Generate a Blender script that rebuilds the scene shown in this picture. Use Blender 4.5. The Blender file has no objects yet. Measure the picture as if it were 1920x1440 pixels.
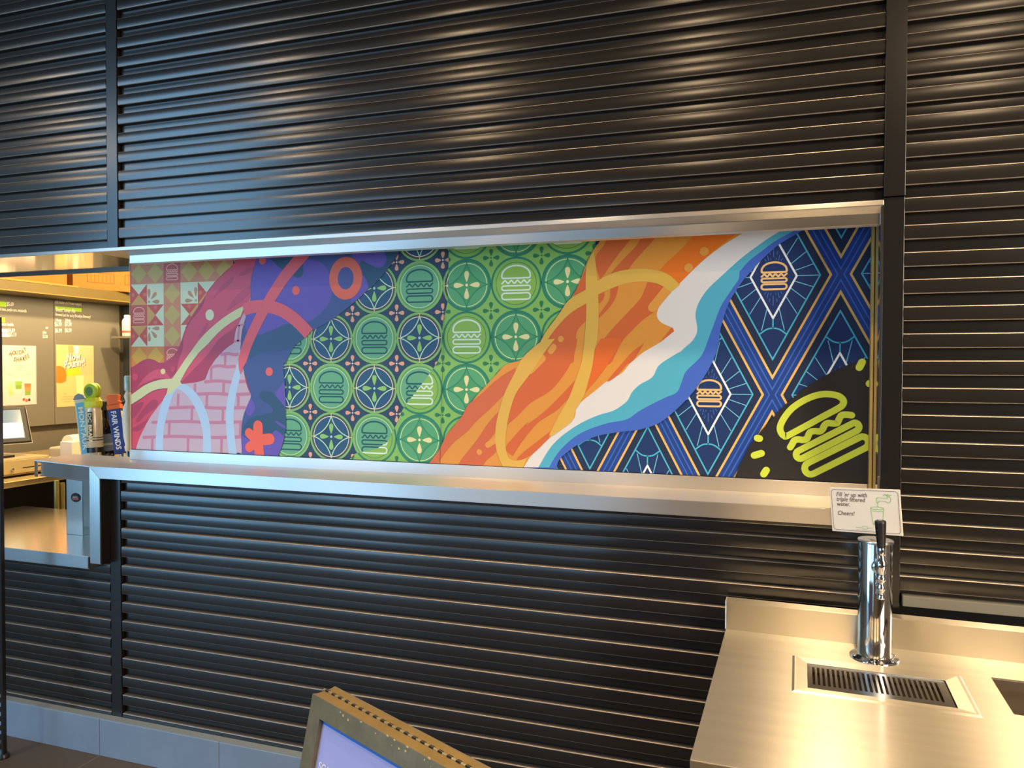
import bpy, bmesh, math, random
from mathutils import Vector, Matrix
from mathutils.geometry import tessellate_polygon
random.seed(7)
SC = bpy.context.scene
C = SC.collection

# ------------------------------------------------------------------ camera
CAM = Vector((2.5334, -2.4538, 1.5949)); FPX = 1450.0
YAW, PITCH, ROLL = -0.3311, 0.0217, -0.0026
_f = Vector((math.sin(YAW)*math.cos(PITCH), math.cos(YAW)*math.cos(PITCH), -math.sin(PITCH)))
_r = Vector((math.cos(YAW), -math.sin(YAW), 0)); _d = _f.cross(_r)
RT = math.cos(ROLL)*_r + math.sin(ROLL)*_d
DN = -math.sin(ROLL)*_r + math.cos(ROLL)*_d
FW = _f
cam = bpy.data.objects.new('camera', bpy.data.cameras.new('camera'))
cam.data.sensor_width = 36; cam.data.lens = FPX/1920*36; cam.data.clip_start = .02
M = Matrix.Identity(4)
for i in range(3):
    M[i][0] = RT[i]; M[i][1] = -DN[i]; M[i][2] = -FW[i]; M[i][3] = CAM[i]
cam.matrix_world = M
C.objects.link(cam); SC.camera = cam

# ------------------------------------------------------------------ light
SC.view_settings.view_transform = 'Standard'; SC.view_settings.look = 'None'
SC.view_settings.gamma = 1; SC.view_settings.use_curve_mapping = False
SC.view_settings.exposure = 0.0
w = bpy.data.worlds.new('world'); SC.world = w; w.use_nodes = True
w.node_tree.nodes['Background'].inputs[0].default_value = (.55, .6, .7, 1)
w.node_tree.nodes['Background'].inputs[1].default_value = .25

def area(name, loc, rot, sx, sy, power, col):
    l = bpy.data.lights.new(name, 'AREA'); l.shape = 'RECTANGLE'; l.size = sx; l.size_y = sy
    l.energy = power; l.color = col
    o = bpy.data.objects.new(name, l); o.location = loc; o.rotation_euler = rot; C.objects.link(o); return o
def bulb(name, loc, power, col, r=.05, spot=None):
    l = bpy.data.lights.new(name, 'SPOT' if spot else 'POINT'); l.energy = power; l.color = col; l.shadow_soft_size = r
    if spot: l.spot_size = math.radians(spot); l.spot_blend = .6
    o = bpy.data.objects.new(name, l); o.location = loc; C.objects.link(o); return o
DAY = (.36, .67, 1.0); WARM = (1.0, .71, .42)
HP = math.pi/2
area('window_light', (-4.35, -5.3, 2.4), (HP, 0, 0), 2.5, 4.6, 235, (.30, .64, 1.0))
area('window_light', (-1.9, -5.3, 1.3), (HP, 0, 0), 1.5, 2.3, 70, DAY)
area('window_light', (.2, -5.3, 1.2), (HP, 0, 0), 2.0, 2.0, 28, DAY)
for x in (-.62, .45, 1.5, 2.74, 3.74):
    bulb('downlight', (x, -.92, 3.9), 190 if x > 2.5 else 110, WARM, .07, spot=84)
for x in (-3.1, -1.0, .51, 2.03, 3.6):
    bulb('downlight', (x, -2.6, 3.5), 17, WARM, .035)
    bulb('downlight', (x+.75, -2.9, 3.5), 100, WARM, .07, spot=100)  # extra spots added beside the row to brighten floor and lower wall
ff = area('side_fill_light', (5.6, -2.7, 2.2), (0, 0, 0), 1.3, 2.4, 190, (1, .86, .70))  # added soft fill from the right, no window stands there
ff.rotation_euler = (Vector((1.6, 0, 1.6))-Vector(ff.location)).to_track_quat('-Z', 'Y').to_euler()
bulb('kitchen_downlight', (-.95, .8, 2.85), 215, (1, .74, .40), .06)
bulb('kitchen_downlight', (-1.05, 2.1, 2.85), 215, (1, .74, .40), .06)
area('shelf_strip_light', (-2.56, 1.75, 2.104), (0, 0, 0), .03, 1.8, 8, (1, .78, .45))
bulb('kitchen_downlight', (.6, 1.7, 2.75), 70, (1, .74, .38), .06)

# ------------------------------------------------------------------ helpers
def ray(x, y): return FW + RT*((x-960)/FPX) + DN*((y-720)/FPX)
def atY(x, y, Y): v = ray(x, y); return CAM + v*((Y-CAM.y)/v.y)
def atX(x, y, X): v = ray(x, y); return CAM + v*((X-CAM.x)/v.x)
def atZ(x, y, Z): v = ray(x, y); return CAM + v*((Z-CAM.z)/v.z)
def lin(h):
    h = h.lstrip('#'); c = [int(h[i:i+2], 16)/255 for i in (0, 2, 4)]
    return tuple(((v/12.92) if v <= .04045 else ((v+.055)/1.055)**2.4) for v in c)+(1,)
MATS = {}
def mat(name, col, rough=.5, metal=0, spec=.5, bump=None, emit=None, var=None, coat=0, aniso=0):
    """procedural principled material; bump=(scale xyz, strength); var=(scale xyz, amount) soft tone variation"""
    if name in MATS: return MATS[name]
    m = bpy.data.materials.new(name); m.use_nodes = True; nt = m.node_tree; b = nt.nodes['Principled BSDF']
    c = lin(col) if isinstance(col, str) else col
    b.inputs['Base Color'].default_value = c; b.inputs['Roughness'].default_value = rough
    b.inputs['Metallic'].default_value = metal; b.inputs['Specular IOR Level'].default_value = spec
    b.inputs['Coat Weight'].default_value = coat
    if aniso:
        b.inputs['Anisotropic'].default_value = aniso
        tg = nt.nodes.new('ShaderNodeTangent'); tg.direction_type = 'UV_MAP'; tg.uv_map = 'brush'
        nt.links.new(tg.outputs[0], b.inputs['Tangent'])
    m.diffuse_color = c
    def noise(sc, detail=3):
        tc = nt.nodes.new('ShaderNodeTexCoord'); mp = nt.nodes.new('ShaderNodeMapping'); n = nt.nodes.new('ShaderNodeTexNoise')
        mp.inputs['Scale'].default_value = sc; n.inputs['Scale'].default_value = 1; n.inputs['Detail'].default_value = detail
        nt.links.new(tc.outputs['Object'], mp.inputs[0]); nt.links.new(mp.outputs[0], n.inputs['Vector']); return n
    if bump:
        n = noise(bump[0]); bp = nt.nodes.new('ShaderNodeBump'); bp.inputs['Strength'].default_value = bump[1]
        bp.inputs['Distance'].default_value = .002
        nt.links.new(n.outputs[0], bp.inputs['Height']); nt.links.new(bp.outputs[0], b.inputs['Normal'])
    if var:
        n = noise(var[0], 4); mx = nt.nodes.new('ShaderNodeMix'); mx.data_type = 'RGBA'
        mx.inputs['A'].default_value = tuple(v*(1-var[1]) for v in c[:3])+(1,)
        mx.inputs['B'].default_value = tuple(min(1, v*(1+var[1])) for v in c[:3])+(1,)
        nt.links.new(n.outputs[0], mx.inputs['Factor']); nt.links.new(mx.outputs['Result'], b.inputs['Base Color'])
    if emit:
        b.inputs['Emission Color'].default_value = lin(emit[0]); b.inputs['Emission Strength'].default_value = emit[1]
    MATS[name] = m; return m

class MB:
    """collects shapes, then becomes ONE mesh object"""
    def __init__(s): s.v = []; s.f = []; s.mi = []; s.mats = []; s.sm = []
    def _m(s, m):
        if m not in s.mats: s.mats.append(m)
        return s.mats.index(m)
    def add(s, vs, fs, m=None, smooth=False):
        o = len(s.v); s.v += [tuple(v) for v in vs]; i = s._m(m)
        for f in fs: s.f.append(tuple(o+k for k in f)); s.mi.append(i); s.sm.append(smooth)
    def box(s, a, b, m=None, T=None):
        (x0, y0, z0), (x1, y1, z1) = a, b
        vs = [Vector(p) for p in ((x0,y0,z0),(x1,y0,z0),(x1,y1,z0),(x0,y1,z0),(x0,y0,z1),(x1,y0,z1),(x1,y1,z1),(x0,y1,z1))]
        if T: vs = [T @ v for v in vs]
        s.add(vs, [(0,3,2,1),(4,5,6,7),(0,1,5,4),(1,2,6,5),(2,3,7,6),(3,0,4,7)], m)
    def prism(s, pts, z0, z1, m=None, T=None, axis='Z'):
        """pts: 2-D outline, extruded along axis"""
        def P(u, v, t):
            return Vector((u, v, t)) if axis == 'Z' else Vector((u, t, v)) if axis == 'Y' else Vector((t, u, v))
        n = len(pts); vs = [P(u, v, z0) for u, v in pts]+[P(u, v, z1) for u, v in pts]
        if T: vs = [T @ q for q in vs]
        s.add(vs, [tuple(range(n))[::-1], tuple(range(n, 2*n))]+[(i, (i+1) % n, n+(i+1) % n, n+i) for i in range(n)], m)
    def lathe(s, prof, c=(0,0,0), n=32, m=None, T=None, axis='Z', smooth=True, caps=True):
        """prof: list of (radius, height)"""
        vs = []; fs = []
        for r, h in prof:
            for k in range(n):
                a = 2*math.pi*k/n; p = (r*math.cos(a), r*math.sin(a), h)
                if axis == 'Y': p = (p[0], h, p[1])
                if axis == 'X': p = (h, p[0], p[1])
                vs.append(Vector(p)+Vector(c))
        for j in range(len(prof)-1):
            for k in range(n):
                fs.append((j*n+k, j*n+(k+1) % n, (j+1)*n+(k+1) % n, (j+1)*n+k))
        if T: vs = [T @ q for q in vs]
        s.add(vs, fs, m, smooth)
        if caps:
            o = (len(prof)-1)*n
            s.add([vs[k] for k in range(n)], [tuple(range(n))[::-1]], m); s.add([vs[o+k] for k in range(n)], [tuple(range(n))], m)
    def tube(s, pts, r, n=10, m=None, closed=False):
        pts = [Vector(p) for p in pts]; vs = []; fs = []; N = len(pts)
        for i, p in enumerate(pts):
            a = pts[(i-1) % N] if (closed or i > 0) else p; b = pts[(i+1) % N] if (closed or i < N-1) else p
            t = (b-a).normalized(); u = t.cross(Vector((0,0,1)) if abs(t.z) < .9 else Vector((1,0,0))).normalized(); q = t.cross(u)
            rr = r[i] if isinstance(r, (list, tuple)) else r
            for k in range(n):
                an = 2*math.pi*k/n; vs.append(p+u*rr*math.cos(an)+q*rr*math.sin(an))
        for i in range(N if closed else N-1):
            j = (i+1) % N
            for k in range(n): fs.append((i*n+k, i*n+(k+1) % n, j*n+(k+1) % n, j*n+k))
        s.add(vs, fs, m, True)
        if not closed:
            s.add(vs[:n], [tuple(range(n))[::-1]], m); s.add(vs[-n:], [tuple(range(n))], m)
    def build(s, name, parent=None, m=None, bevel=0, loc=None, segs=2, fix=True, brush=None):
        me = bpy.data.meshes.new(name); me.from_pydata(s.v, [], s.f)
        for x in s.mats: me.materials.append(x or m)
        me.polygons.foreach_set('material_index', s.mi); me.polygons.foreach_set('use_smooth', s.sm)
        me.update()
        if fix:
            bm = bmesh.new(); bm.from_mesh(me); bmesh.ops.recalc_face_normals(bm, faces=bm.faces); bm.to_mesh(me); bm.free()
        o = bpy.data.objects.new(name, me); C.objects.link(o)
        if parent: o.parent = parent
        if loc: o.location = loc
        if brush:      # UV map that carries the brushing direction
            uv = me.uv_layers.new(name='brush')
            for l in me.loops:
                p = me.vertices[l.vertex_index].co
                uv.data[l.index].uv = (p[brush[0]], p[brush[1]])
        if bevel:
            b = o.modifiers.new('bevel', 'BEVEL'); b.width = bevel; b.segments = segs; b.limit_method = 'ANGLE'; b.angle_limit = math.radians(40)
            b.harden_normals = False
        return o
def tag(o, label=None, cat=None, group=None, kind=None):
    if label: o['label'] = label
    if cat: o['category'] = cat
    if group: o['group'] = group
    if kind: o['kind'] = kind
    return o
def empty(name, loc=(0,0,0), rz=0, **k):
    o = bpy.data.objects.new(name, None); C.objects.link(o); o.location = loc; o.rotation_euler = (0, 0, rz); o.empty_display_size = .05
    return tag(o, **k)
def struct(o): o['kind'] = 'structure'; return o
def TR(origin, xa, ya, za):
    m = Matrix.Identity(4)
    for i in range(3): m[i][0] = xa[i]; m[i][1] = ya[i]; m[i][2] = za[i]; m[i][3] = origin[i]
    return m
def text_mesh(txt, size, T, m, name='lettering', parent=None, align='LEFT', shear=0, depth=0, width=1.0, space=1.0, bold=0):
    cu = bpy.data.curves.new(name, 'FONT'); cu.body = txt; cu.size = size; cu.align_x = align; cu.shear = shear
    cu.extrude = depth; cu.space_character = space; cu.resolution_u = 2; cu.offset = bold
    to = bpy.data.objects.new(name, cu); C.objects.link(to)
    dg = bpy.context.evaluated_depsgraph_get(); me = bpy.data.meshes.new_from_object(to.evaluated_get(dg))
    bpy.data.objects.remove(to); me.name = name
    if width != 1.0: me.transform(Matrix.Diagonal((width, 1, 1, 1)))
    me.transform(T); me.materials.clear(); me.materials.append(m)
    o = bpy.data.objects.new(name, me); C.objects.link(o)
    if parent: o.parent = parent
    return o

# ------------------------------------------------------------------ materials
BLACK = mat('black_painted_metal', '#1d1a17', .21, 0, .75, bump=((1.0, 3, 3), .04), var=((3, 3, 14), .25))
EDGE_HILITE = mat('rib_edge_highlight', '#958b7e', .33, .6)  # pale colour paints the highlight lines on the rib edges
DUST_HILITE = mat('dusty_lit_rib_top', '#4f4b46', .7)  # dust on the rib tops plus a highlight painted into the colour
POST = mat('black_post_paint', '#151312', .24, 0, .7)
STEEL = mat('brushed_steel', (.54, .53, .52, 1), .30, 1, bump=((2, 130, 130), .045), var=((1.5, 8, 8), .10))
STEELA = mat('long_brushed_steel', (.66, .64, .61, 1), .40, 1, aniso=.9, bump=((2, 130, 130), .04), var=((1.5, 8, 8), .08))
STEEL_V = mat('brushed_steel_post', (.62, .61, .59, 1), .22, 1, bump=((130, 130, 2), .05))
DECK = mat('scratched_steel', (.70, .66, .56, 1), .36, 1, aniso=1.0, bump=((7, 110, 60), .16), var=((4, 30, 4), .12))
POLISH = mat('polished_steel', (.70, .68, .64, 1), .09, 1, var=((3, 3, 3), .06))
SATIN = mat('satin_counter_steel', (.74, .70, .62, 1), .2, 1, var=((3, 3, 3), .06))
CHROME = mat('chrome', (.75, .75, .76, 1), .06, 1)
DARKST = mat('dark_steel', (.10, .09, .08, 1), .35, 1)
DARK = mat('dark_void', '#050505', .8)
TILE = mat('grey_wall_tile', '#78889a', .42, 0, .5, bump=((40, 40, 40), .06), var=((6, 6, 6), .18))
GROUT = mat('pale_grout', '#a9adb0', .8)
FLOORM = mat('floor_tile', '#4a4239', .5, 0, .4, bump=((30, 30, 30), .1), var=((4, 4, 4), .3))
KWALL = mat('kitchen_wall_grey', '#6d675b', .55, var=((3, 3, 3), .1))
BOARDM = mat('menu_board_grey', '#746e61', .5, var=((2, 2, 2), .05))
CEIL = mat('ceiling_dark', '#2a2724', .8)
HALLW = mat('hall_wall', '#8f8578', .8)
CARD = mat('cardboard', '#b26a22', .8, var=((8, 8, 8), .1))
CARDI = mat('cardboard_print', '#6d3f16', .8)
WHITE = mat('white_plastic', '#e6ddca', .45)
CREAM = mat('cream_paper', '#efe4cc', .7)
BLACKP = mat('black_plastic', '#141312', .35)
GOLDM = mat('beige_painted_steel', '#9c8a62', .45)
WOODC = mat('counter_laminate', '#8f7a52', .4)
TXTW = mat('white_print', '#efe9dc', .6)
LIMEP = mat('lime_print', '#a6d51e', .6)

# ------------------------------------------------------------------ setting
def cladding(name, x0, x1, p, edge, zlo, zhi, m=BLACK, depth=.020):
    """corrugated sheet: ribs .55p high stand `depth` proud; edge = height of one rib's lower edge"""
    strips = []; n0 = int(math.floor((zlo-edge)/p))-1; n1 = int(math.ceil((zhi-edge)/p))+1
    r = .0028
    for n in range(n0, n1):
        b = edge+n*p; t = b+.55*p; nb = b+p
        strips.append(([(depth, b-.0032), (r, b)], m, False))
        strips.append(([(r, b), (.3*r, b+.3*r), (0, b+r)], EDGE_HILITE, True))
        strips.append(([(-.0010*4*(k/8)*(1-k/8), b+r+(t-b-2*r)*k/8) for k in range(9)], m, True))
        strips.append(([(0, t-r), (.3*r, t-.3*r), (r, t)], EDGE_HILITE, True))
        strips.append(([(r, t), (depth, t+.001)], DUST_HILITE, False))
        strips.append(([(depth-.0006*4*(k/8)*(1-k/8), t+.001+(nb-.0032-t-.001)*k/8) for k in range(9)], m, True))
    nx = max(1, int((x1-x0)/.25)); B = MB()
    for prof, mm, smo in strips:
        pr = []
        for (y0, z0), (y1, z1) in zip(prof, prof[1:]):
            if max(z0, z1) < zlo or min(z0, z1) > zhi: continue
            dz = (z1-z0) or 1e-9
            ta = min(1, max(0, (zlo-z0)/dz)) if z0 < zlo else 0; tb = (zhi-z0)/dz if z1 > zhi else 1
            if tb <= ta: continue
            if not pr: pr.append((y0+(y1-y0)*ta, z0+(z1-z0)*ta))
            pr.append((y0+(y1-y0)*tb, z0+(z1-z0)*tb))
        if len(pr) < 2: continue
        vs = []; fs = []; k = len(pr)
        for i in range(nx+1): vs += [(x0+(x1-x0)*i/nx, y, z) for y, z in pr]
        for i in range(nx):
            for j in range(k-1): fs.append((i*k+j, (i+1)*k+j, (i+1)*k+j+1, i*k+j+1))
        B.add(vs, fs, mm, smo)
    o = B.build(name, fix=False)
    e = MB(); e.box((x0-.02, .032, zlo), (x1+.02, .05, zhi), DARK); e.build(name+'_backing', parent=o)
    return struct(o)
P0 = .0762; PR = .0772; XR = 2.8147; ZU = 2.1132; ZL = 1.0862-.55*P0
cladding('wall_front_upper', .006, XR, P0, ZU, 2.075, 3.62)
cladding('wall_front_upper_left', -2.4, -.055, P0, ZU-.002, 2.075, 3.62)
cladding('wall_front_lower', .006, XR, P0, ZL, .13, 1.1395)
cladding('wall_front_lower_left', -2.4, -.055, P0, ZL-.002, .13, .80)
cladding('wall_front_right', 2.871, 4.6, PR, 1.4973, .9445, 3.62)
B = MB(); B.box((-2.4, .03, 2.075), (4.6, .45, 5.0), DARK); B.box((-2.4, .05, 0), (XR+.06, .19, 1.12), DARK, None) if 0 else None
B.box((XR+.055, .055, 0), (4.6, .45, 2.08), DARK)
struct(B.build('wall_front'))
B = MB(); B.box((-.02, .05, 0), (XR, .26, 1.13), DARK); struct(B.build('wall_front_core'))
B = MB(); B.box((-2.4, .05, 0), (-.02, .44, .765), DARK); struct(B.build('wall_front_core_left'))

# uprights between the cladding bays
B = MB(); B.box((-.055, 0, 2.076), (0, .03, 3.62), POST); struct(B.build('trim_1', bevel=.0015))
B = MB(); B.box((-.053, 0, .13), (0, .049, 1.15), POST); struct(B.build('trim_2', bevel=.0015))
B = MB(); B.box((XR+.001, -.006, 2.0855), (XR+.056, .03, 3.62), POST); struct(B.build('trim_3', bevel=.0012))
B = MB(); B.box((XR, 0, .13), (XR+.056, .03, 2.0835), POST)
struct(B.build('trim_4', bevel=.0015))
B = MB(); B.box((XR+.062, -.012, .914), (4.6, .03, .9445), mat('grey_ledge_trim', '#6d6a5f', .5)); struct(B.build('trim_5', bevel=.002))
# scuff chips along the joint
# head of the opening: lip, polished soffit
B = MB(); B.box((-2.4, -.013, 2.061), (XR, -.001, 2.0745), STEELA); B.box((-2.4, 0, 2.062), (-.14, .455, 2.0745), POLISH); B.box((-.14, 0, 2.062), (XR, .455, 2.0745), mat('satin_steel', (.62, .60, .57, 1), .42, 1))
B.box((-2.4, .455, 2.05), (-.14, .47, 2.0745), DARKST)
struct(B.build('trim_6', bevel=.001, brush=(2, 0)))
# channel that holds the top of the mural
XM0, XM1, ZM0, ZM1, YM = -.1385, 2.8115, 1.2315, 2.052, .20
B = MB(); B.prism([(-.001, 2.0618), (.022, 2.0445), (.022, 2.0122), (.026, 2.0122), (.026, 2.0618)], .037, XR-.004, STEELA, axis='X'); B.box((.037, .026, 2.0122), (XR-.004, .06, 2.0152), STEELA)
struct(B.build('trim_7', bevel=.001, brush=(2, 0)))
# polished jamb at the right end of the opening and the weathered strip in its corner
B = MB(); B.box((XR-.003, .004, 1.19), (XR-.0003, .30, 2.0605), POLISH); B.box((XR-.006, .0, 1.19), (XR+.0, .006, 2.0605), CHROME); struct(B.build('trim_8'))
B = MB(); B.box((XR-.012, .155, 1.19), (XR-.004, .19, 2.04), mat('yellowed_sealant_strip', '#b08d45', .45, var=((20, 20, 5), .5))); struct(B.build('trim_9', bevel=.002))

# floor, tiled base, hall and kitchen shell
B = MB(); B.box((-6.6, -5.6, -.05), (6, 4.2, 0), FLOORM)
struct(B.build('floor'))
B = MB()
for k in range(-14, 20): B.box((-.08+.595*k, -4, 0), (-.077+.595*k, -.03, .0006), mat('floor_grout', '#6a6259', .9))
for k in range(0, 7): B.box((-6, -.62-.595*k, 0), (6, -.617-.595*k, .0006), MATS['floor_grout'])
struct(B.build('floor_grout_lines', fix=True))
B = MB(); x = -.08-.595*4
while x < 4.6:
    B.box((x+.0012, -.038, .0), (x+.5938, .03, .1515), TILE); x += .595
B.box((-2.4, -.034, 0), (4.6, .03, .149), GROUT)
struct(B.build('baseboard_front', bevel=.0015))
B = MB(); B.box((-2.4, -.034, .1515), (4.6, .03, .154), mat('tile_edge', '#7c868c', .35)); struct(B.build('baseboard_cap'))
B = MB(); B.box((-6.6, -5.6, 5.0), (6, 4.2, 5.1), CEIL); struct(B.build('ceiling'))
B = MB(); B.box((-6.6, -5.6, .0), (-5.7, -5.45, 5.0), HALLW)
B.box((-3.05, -5.6, .0), (-2.7, -5.45, 5.0), HALLW); B.box((-1.1, -5.6, 0), (-.85, -5.45, 5.0), HALLW); B.box((-.85, -5.6, 2.3), (1.25, -5.45, 5.0), HALLW); B.box((1.25, -5.6, 0), (6, -5.45, 5.0), HALLW); struct(B.build('wall_back'))
B = MB(); B.box((-6.7, -5.6, 0), (-6.6, 4.2, 5.0), HALLW); struct(B.build('wall_left'))
B = MB(); B.box((6, -5.6, 0), (6.1, 4.2, 5.0), HALLW); struct(B.build('wall_right'))
B = MB(); B.box((-6.6, 0, 0), (-2.4, .12, 5.0), HALLW); struct(B.build('wall_front_far_left'))
B = MB(); B.box((4.6, 0, 0), (6, .12, 5.0), HALLW); struct(B.build('wall_front_far_right'))
B = MB(); B.box((-2.92, .12, 0), (-2.79, 4.1, 2.95), KWALL); struct(B.build('wall_kitchen_side'))
B = MB(); B.box((-2.84, 3.05, 0), (3.4, 3.11, 2.95), KWALL); struct(B.build('wall_kitchen_back'))
B = MB(); B.box((3.4, .1, 0), (3.46, 3.11, 2.95), KWALL); struct(B.build('wall_kitchen_right'))
B = MB(); B.box((-2.84, .45, 2.93), (3.46, 3.11, 2.99), mat('kitchen_ceiling', '#8c8474', .8)); struct(B.build('ceiling_kitchen'))

# ------------------------------------------------------------------ serving ledge (steel bar top that runs through the opening)
led = empty('serving_ledge', (0, 0, 1.14), label='long brushed steel serving ledge below the mural with a mitred drop at its left end', cat='ledge')
def at0(B, name, par, **k):
    o = B.build(name, **k); o.parent = par; o.matrix_parent_inverse = Matrix.Translation(-Vector(par.location)); return o
LZ = 1.1885
B = MB(); B.prism([(-.108, -.047), (XR, -.047), (XR, .26), (-.54, .26), (-.505, .03), (-.108, -.047)][:-1], LZ-.004, LZ, STEELA)
at0(B, 'ledge_top', led, brush=(1, 0))
B = MB(); B.prism([(-.108, 1.1885), (-.054, 1.1405), (XR, 1.1405), (XR, 1.1885)], -.05, -.045, STEELA, axis='Y'); B.box((-.054, -.045, 1.1405), (XR, -.002, 1.1435), STEELA)
at0(B, 'front_edge', led, bevel=.0012, brush=(2, 0))
B = MB(); B.prism([(-.108, 1.1885), (-.054, 1.1405), (-.054, .792), (-.108, .792)], -.05, -.045, STEEL_V, axis='Y')
B.box((-.0565, -.045, .792), (-.0535, -.001, 1.1405), DARKST); B.box((-.108, -.045, .792), (-.1055, .2, 1.18), STEEL_V); B.box((-.108, -.045, .788), (-.0535, -.001, .792), DARKST)  # leg is all stainless; dark steel paints the dark reflection on its side
at0(B, 'drop_leg', led, bevel=.0012)
B = MB(); B.box((XM0, .188, LZ), (XR-.013, .197, 1.2315), STEELA); B.box((XM0, .197, LZ), (XR-.013, .217, 1.2295), STEELA)
at0(B, 'upstand', led, bevel=.001, brush=(2, 0))
# hollow front of the short left run
a, b = Vector((-.108, -.04, 0)), Vector((-.505, .034, 0)); d = (b-a).normalized(); nrm = Vector((d.y, -d.x, 0)); nrm = nrm if nrm.y < 0 else -nrm
T = TR(Vector((a.x, a.y, 0)), d, -nrm, Vector((0, 0, 1))); L = (b-a).length
B = MB(); B.box((0, .008, 1.124), (L-.03, .012, LZ-.008), STEEL, T); B.box((0, 0, LZ-.010), (L, .012, LZ-.004), STEEL, T); B.box((0, .002, 1.121), (L-.03, .03, 1.125), STEEL, T)
B.box((L-.016, -.002, 1.117), (L, .003, LZ-.004), STEEL_V, T); B.box((L-.034, .02, 1.117), (L-.03, .024, LZ-.01), DARKST, T)
at0(B, 'left_run_front', led)

# low counter of the pass-through
lc = empty('pass_through_counter', (-1.2, .3, .765), label='low polished steel pass-through counter at the left edge, reflecting the kitchen', cat='counter')
B = MB(); B.prism([(-2.38, -.048), (-.109, -.048), (-.109, .70), (-1.41, .70), (-1.41, .47), (-2.38, .47)], .817, .8205, SATIN); at0(B, 'counter_surface', lc)
B = MB(); B.box((-2.38, -.052, .7695), (-.114, -.048, .8205), STEEL); B.box((-.118, -.052, .7695), (-.114, .0, .817), STEEL); B.box((-2.38, -.048, .7665), (-.114, 0, .7695), STEEL); at0(B, 'front_edge', lc, bevel=.001)

# badge post between the two counters
a, b = atZ(125, 1001.5, .8205), atZ(161.5, 1003, .8205)
po = empty('steel_support_post', (a.x, a.y, .8205), label='upright stainless post with an oval dark badge, standing on the low counter', cat='post')
B = MB(); B.box((a.x, a.y, .8206), (b.x, a.y+.003, 1.1845), STEEL_V); B.box((b.x-.003, a.y, .8206), (b.x, a.y+.05, 1.1845), STEEL_V); B.box((a.x, a.y, .8206), (a.x+.003, a.y+.05, 1.1845), STEEL_V); at0(B, 'post_body', po, bevel=.001)
c = atY(142, 933, a.y-.001)
B = MB(); Tb = Matrix.Translation((c.x, a.y, c.z)) @ Matrix.Diagonal((1.15, 1, .85, 1))
B.lathe([(.0245, 0), (.0245, -.002), (.022, -.003)], m=mat('badge_black', '#17110f', .25), T=Tb, axis='Y'); bd = at0(B, 'oval_badge', po)
B = MB(); B.lathe([(.018, -.0028), (.018, -.0034)], m=mat('badge_red', '#8a2420', .4), T=Tb @ Matrix.Translation((0, 0, -.006)) @ Matrix.Diagonal((1, 1, .45, 1)), axis='Y'); at0(B, 'badge_stripe', po)
B = MB()
for k, hh in ((-.012, .008), (-.004, .009), (.004, .010), (.012, .008)): B.box((c.x+k-.0016, a.y-.0046, c.z-.002), (c.x+k+.0016, a.y-.0036, c.z-.002+hh), mat('badge_marks', '#b9b2a8', .5))
at0(B, 'badge_marks', po)

# ------------------------------------------------------------------ the mural: layered flat print on one panel
CROPS = {4: (230, 450, 5.76), 5: (230, 660, 5.818), 6: (440, 460, 5.3333), 7: (440, 680, 5.3333), 8: (680, 450, 4.5714), 9: (680, 660, 4.5714),
         10: (1000, 420, 4.8), 11: (900, 640, 4.1739), 12: (1340, 410, 5.3333), 13: (1340, 640, 5.1417)}
def px(x, y): p = atY(x, y, YM); return (p.x, p.z)
def Z(n, *pts):
    """outline points measured on a photo crop -> metres on the mural plane"""
    ox, oy, s = CROPS[n]; return [px(ox+x/s, oy+y/s) for x, y in pts]
def sm(pts, n=4, closed=False):
    """Catmull-Rom through the points; a repeated point makes a corner"""
    if not closed:
        runs = [[pts[0]]]
        for p in pts[1:]:
            if abs(p[0]-runs[-1][-1][0])+abs(p[1]-runs[-1][-1][1]) < 1e-9: runs.append([p])
            else: runs[-1].append(p)
        out = []
        for r in runs:
            if len(r) == 1: out.append(r[0]); continue
            for i in range(len(r)-1):
                a = r[max(i-1, 0)]; b = r[i]; c = r[i+1]; d = r[min(i+2, len(r)-1)]
                for k in range(n):
                    t = k/n; q = []
                    for j in (0, 1):
                        q.append(.5*(2*b[j]+(c[j]-a[j])*t+(2*a[j]-5*b[j]+4*c[j]-d[j])*t*t+(3*b[j]-a[j]-3*c[j]+d[j])*t**3))
                    out.append(tuple(q))
            out.append(r[-1])
        res = [out[0]]
        for p in out[1:]:
            if abs(p[0]-res[-1][0])+abs(p[1]-res[-1][1]) > 1e-7: res.append(p)
        return res
    N = len(pts); out = []
    for i in range(N):
        a, b, c, d = pts[i-1], pts[i], pts[(i+1) % N], pts[(i+2) % N]
        for k in range(n):
            t = k/n
            out.append(tuple(.5*(2*b[j]+(c[j]-a[j])*t+(2*a[j]-5*b[j]+4*c[j]-d[j])*t*t+(3*b[j]-a[j]-3*c[j]+d[j])*t**3) for j in (0, 1)))
    return out
def clip_convex(poly, conv):
    """Sutherland-Hodgman, conv counter-clockwise"""
    out = poly
    for i in range(len(conv)):
        (ax, ay), (bx, by) = conv[i], conv[(i+1) % len(conv)]
        src = out; out = []
        if not src: return []
        def side(p): return (bx-ax)*(p[1]-ay)-(by-ay)*(p[0]-ax)
        for j in range(len(src)):
            p, q = src[j-1], src[j]; sp, sq = side(p), side(q)
            if (sp >= 0) != (sq >= 0):
                t = sp/(sp-sq); out.append((p[0]+(q[0]-p[0])*t, p[1]+(q[1]-p[1])*t))
            if sq >= 0: out.append(q)
    return out
RECT = [(XM0, ZM0), (XM1, ZM0), (XM1, ZM1), (XM0, ZM1)]
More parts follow.
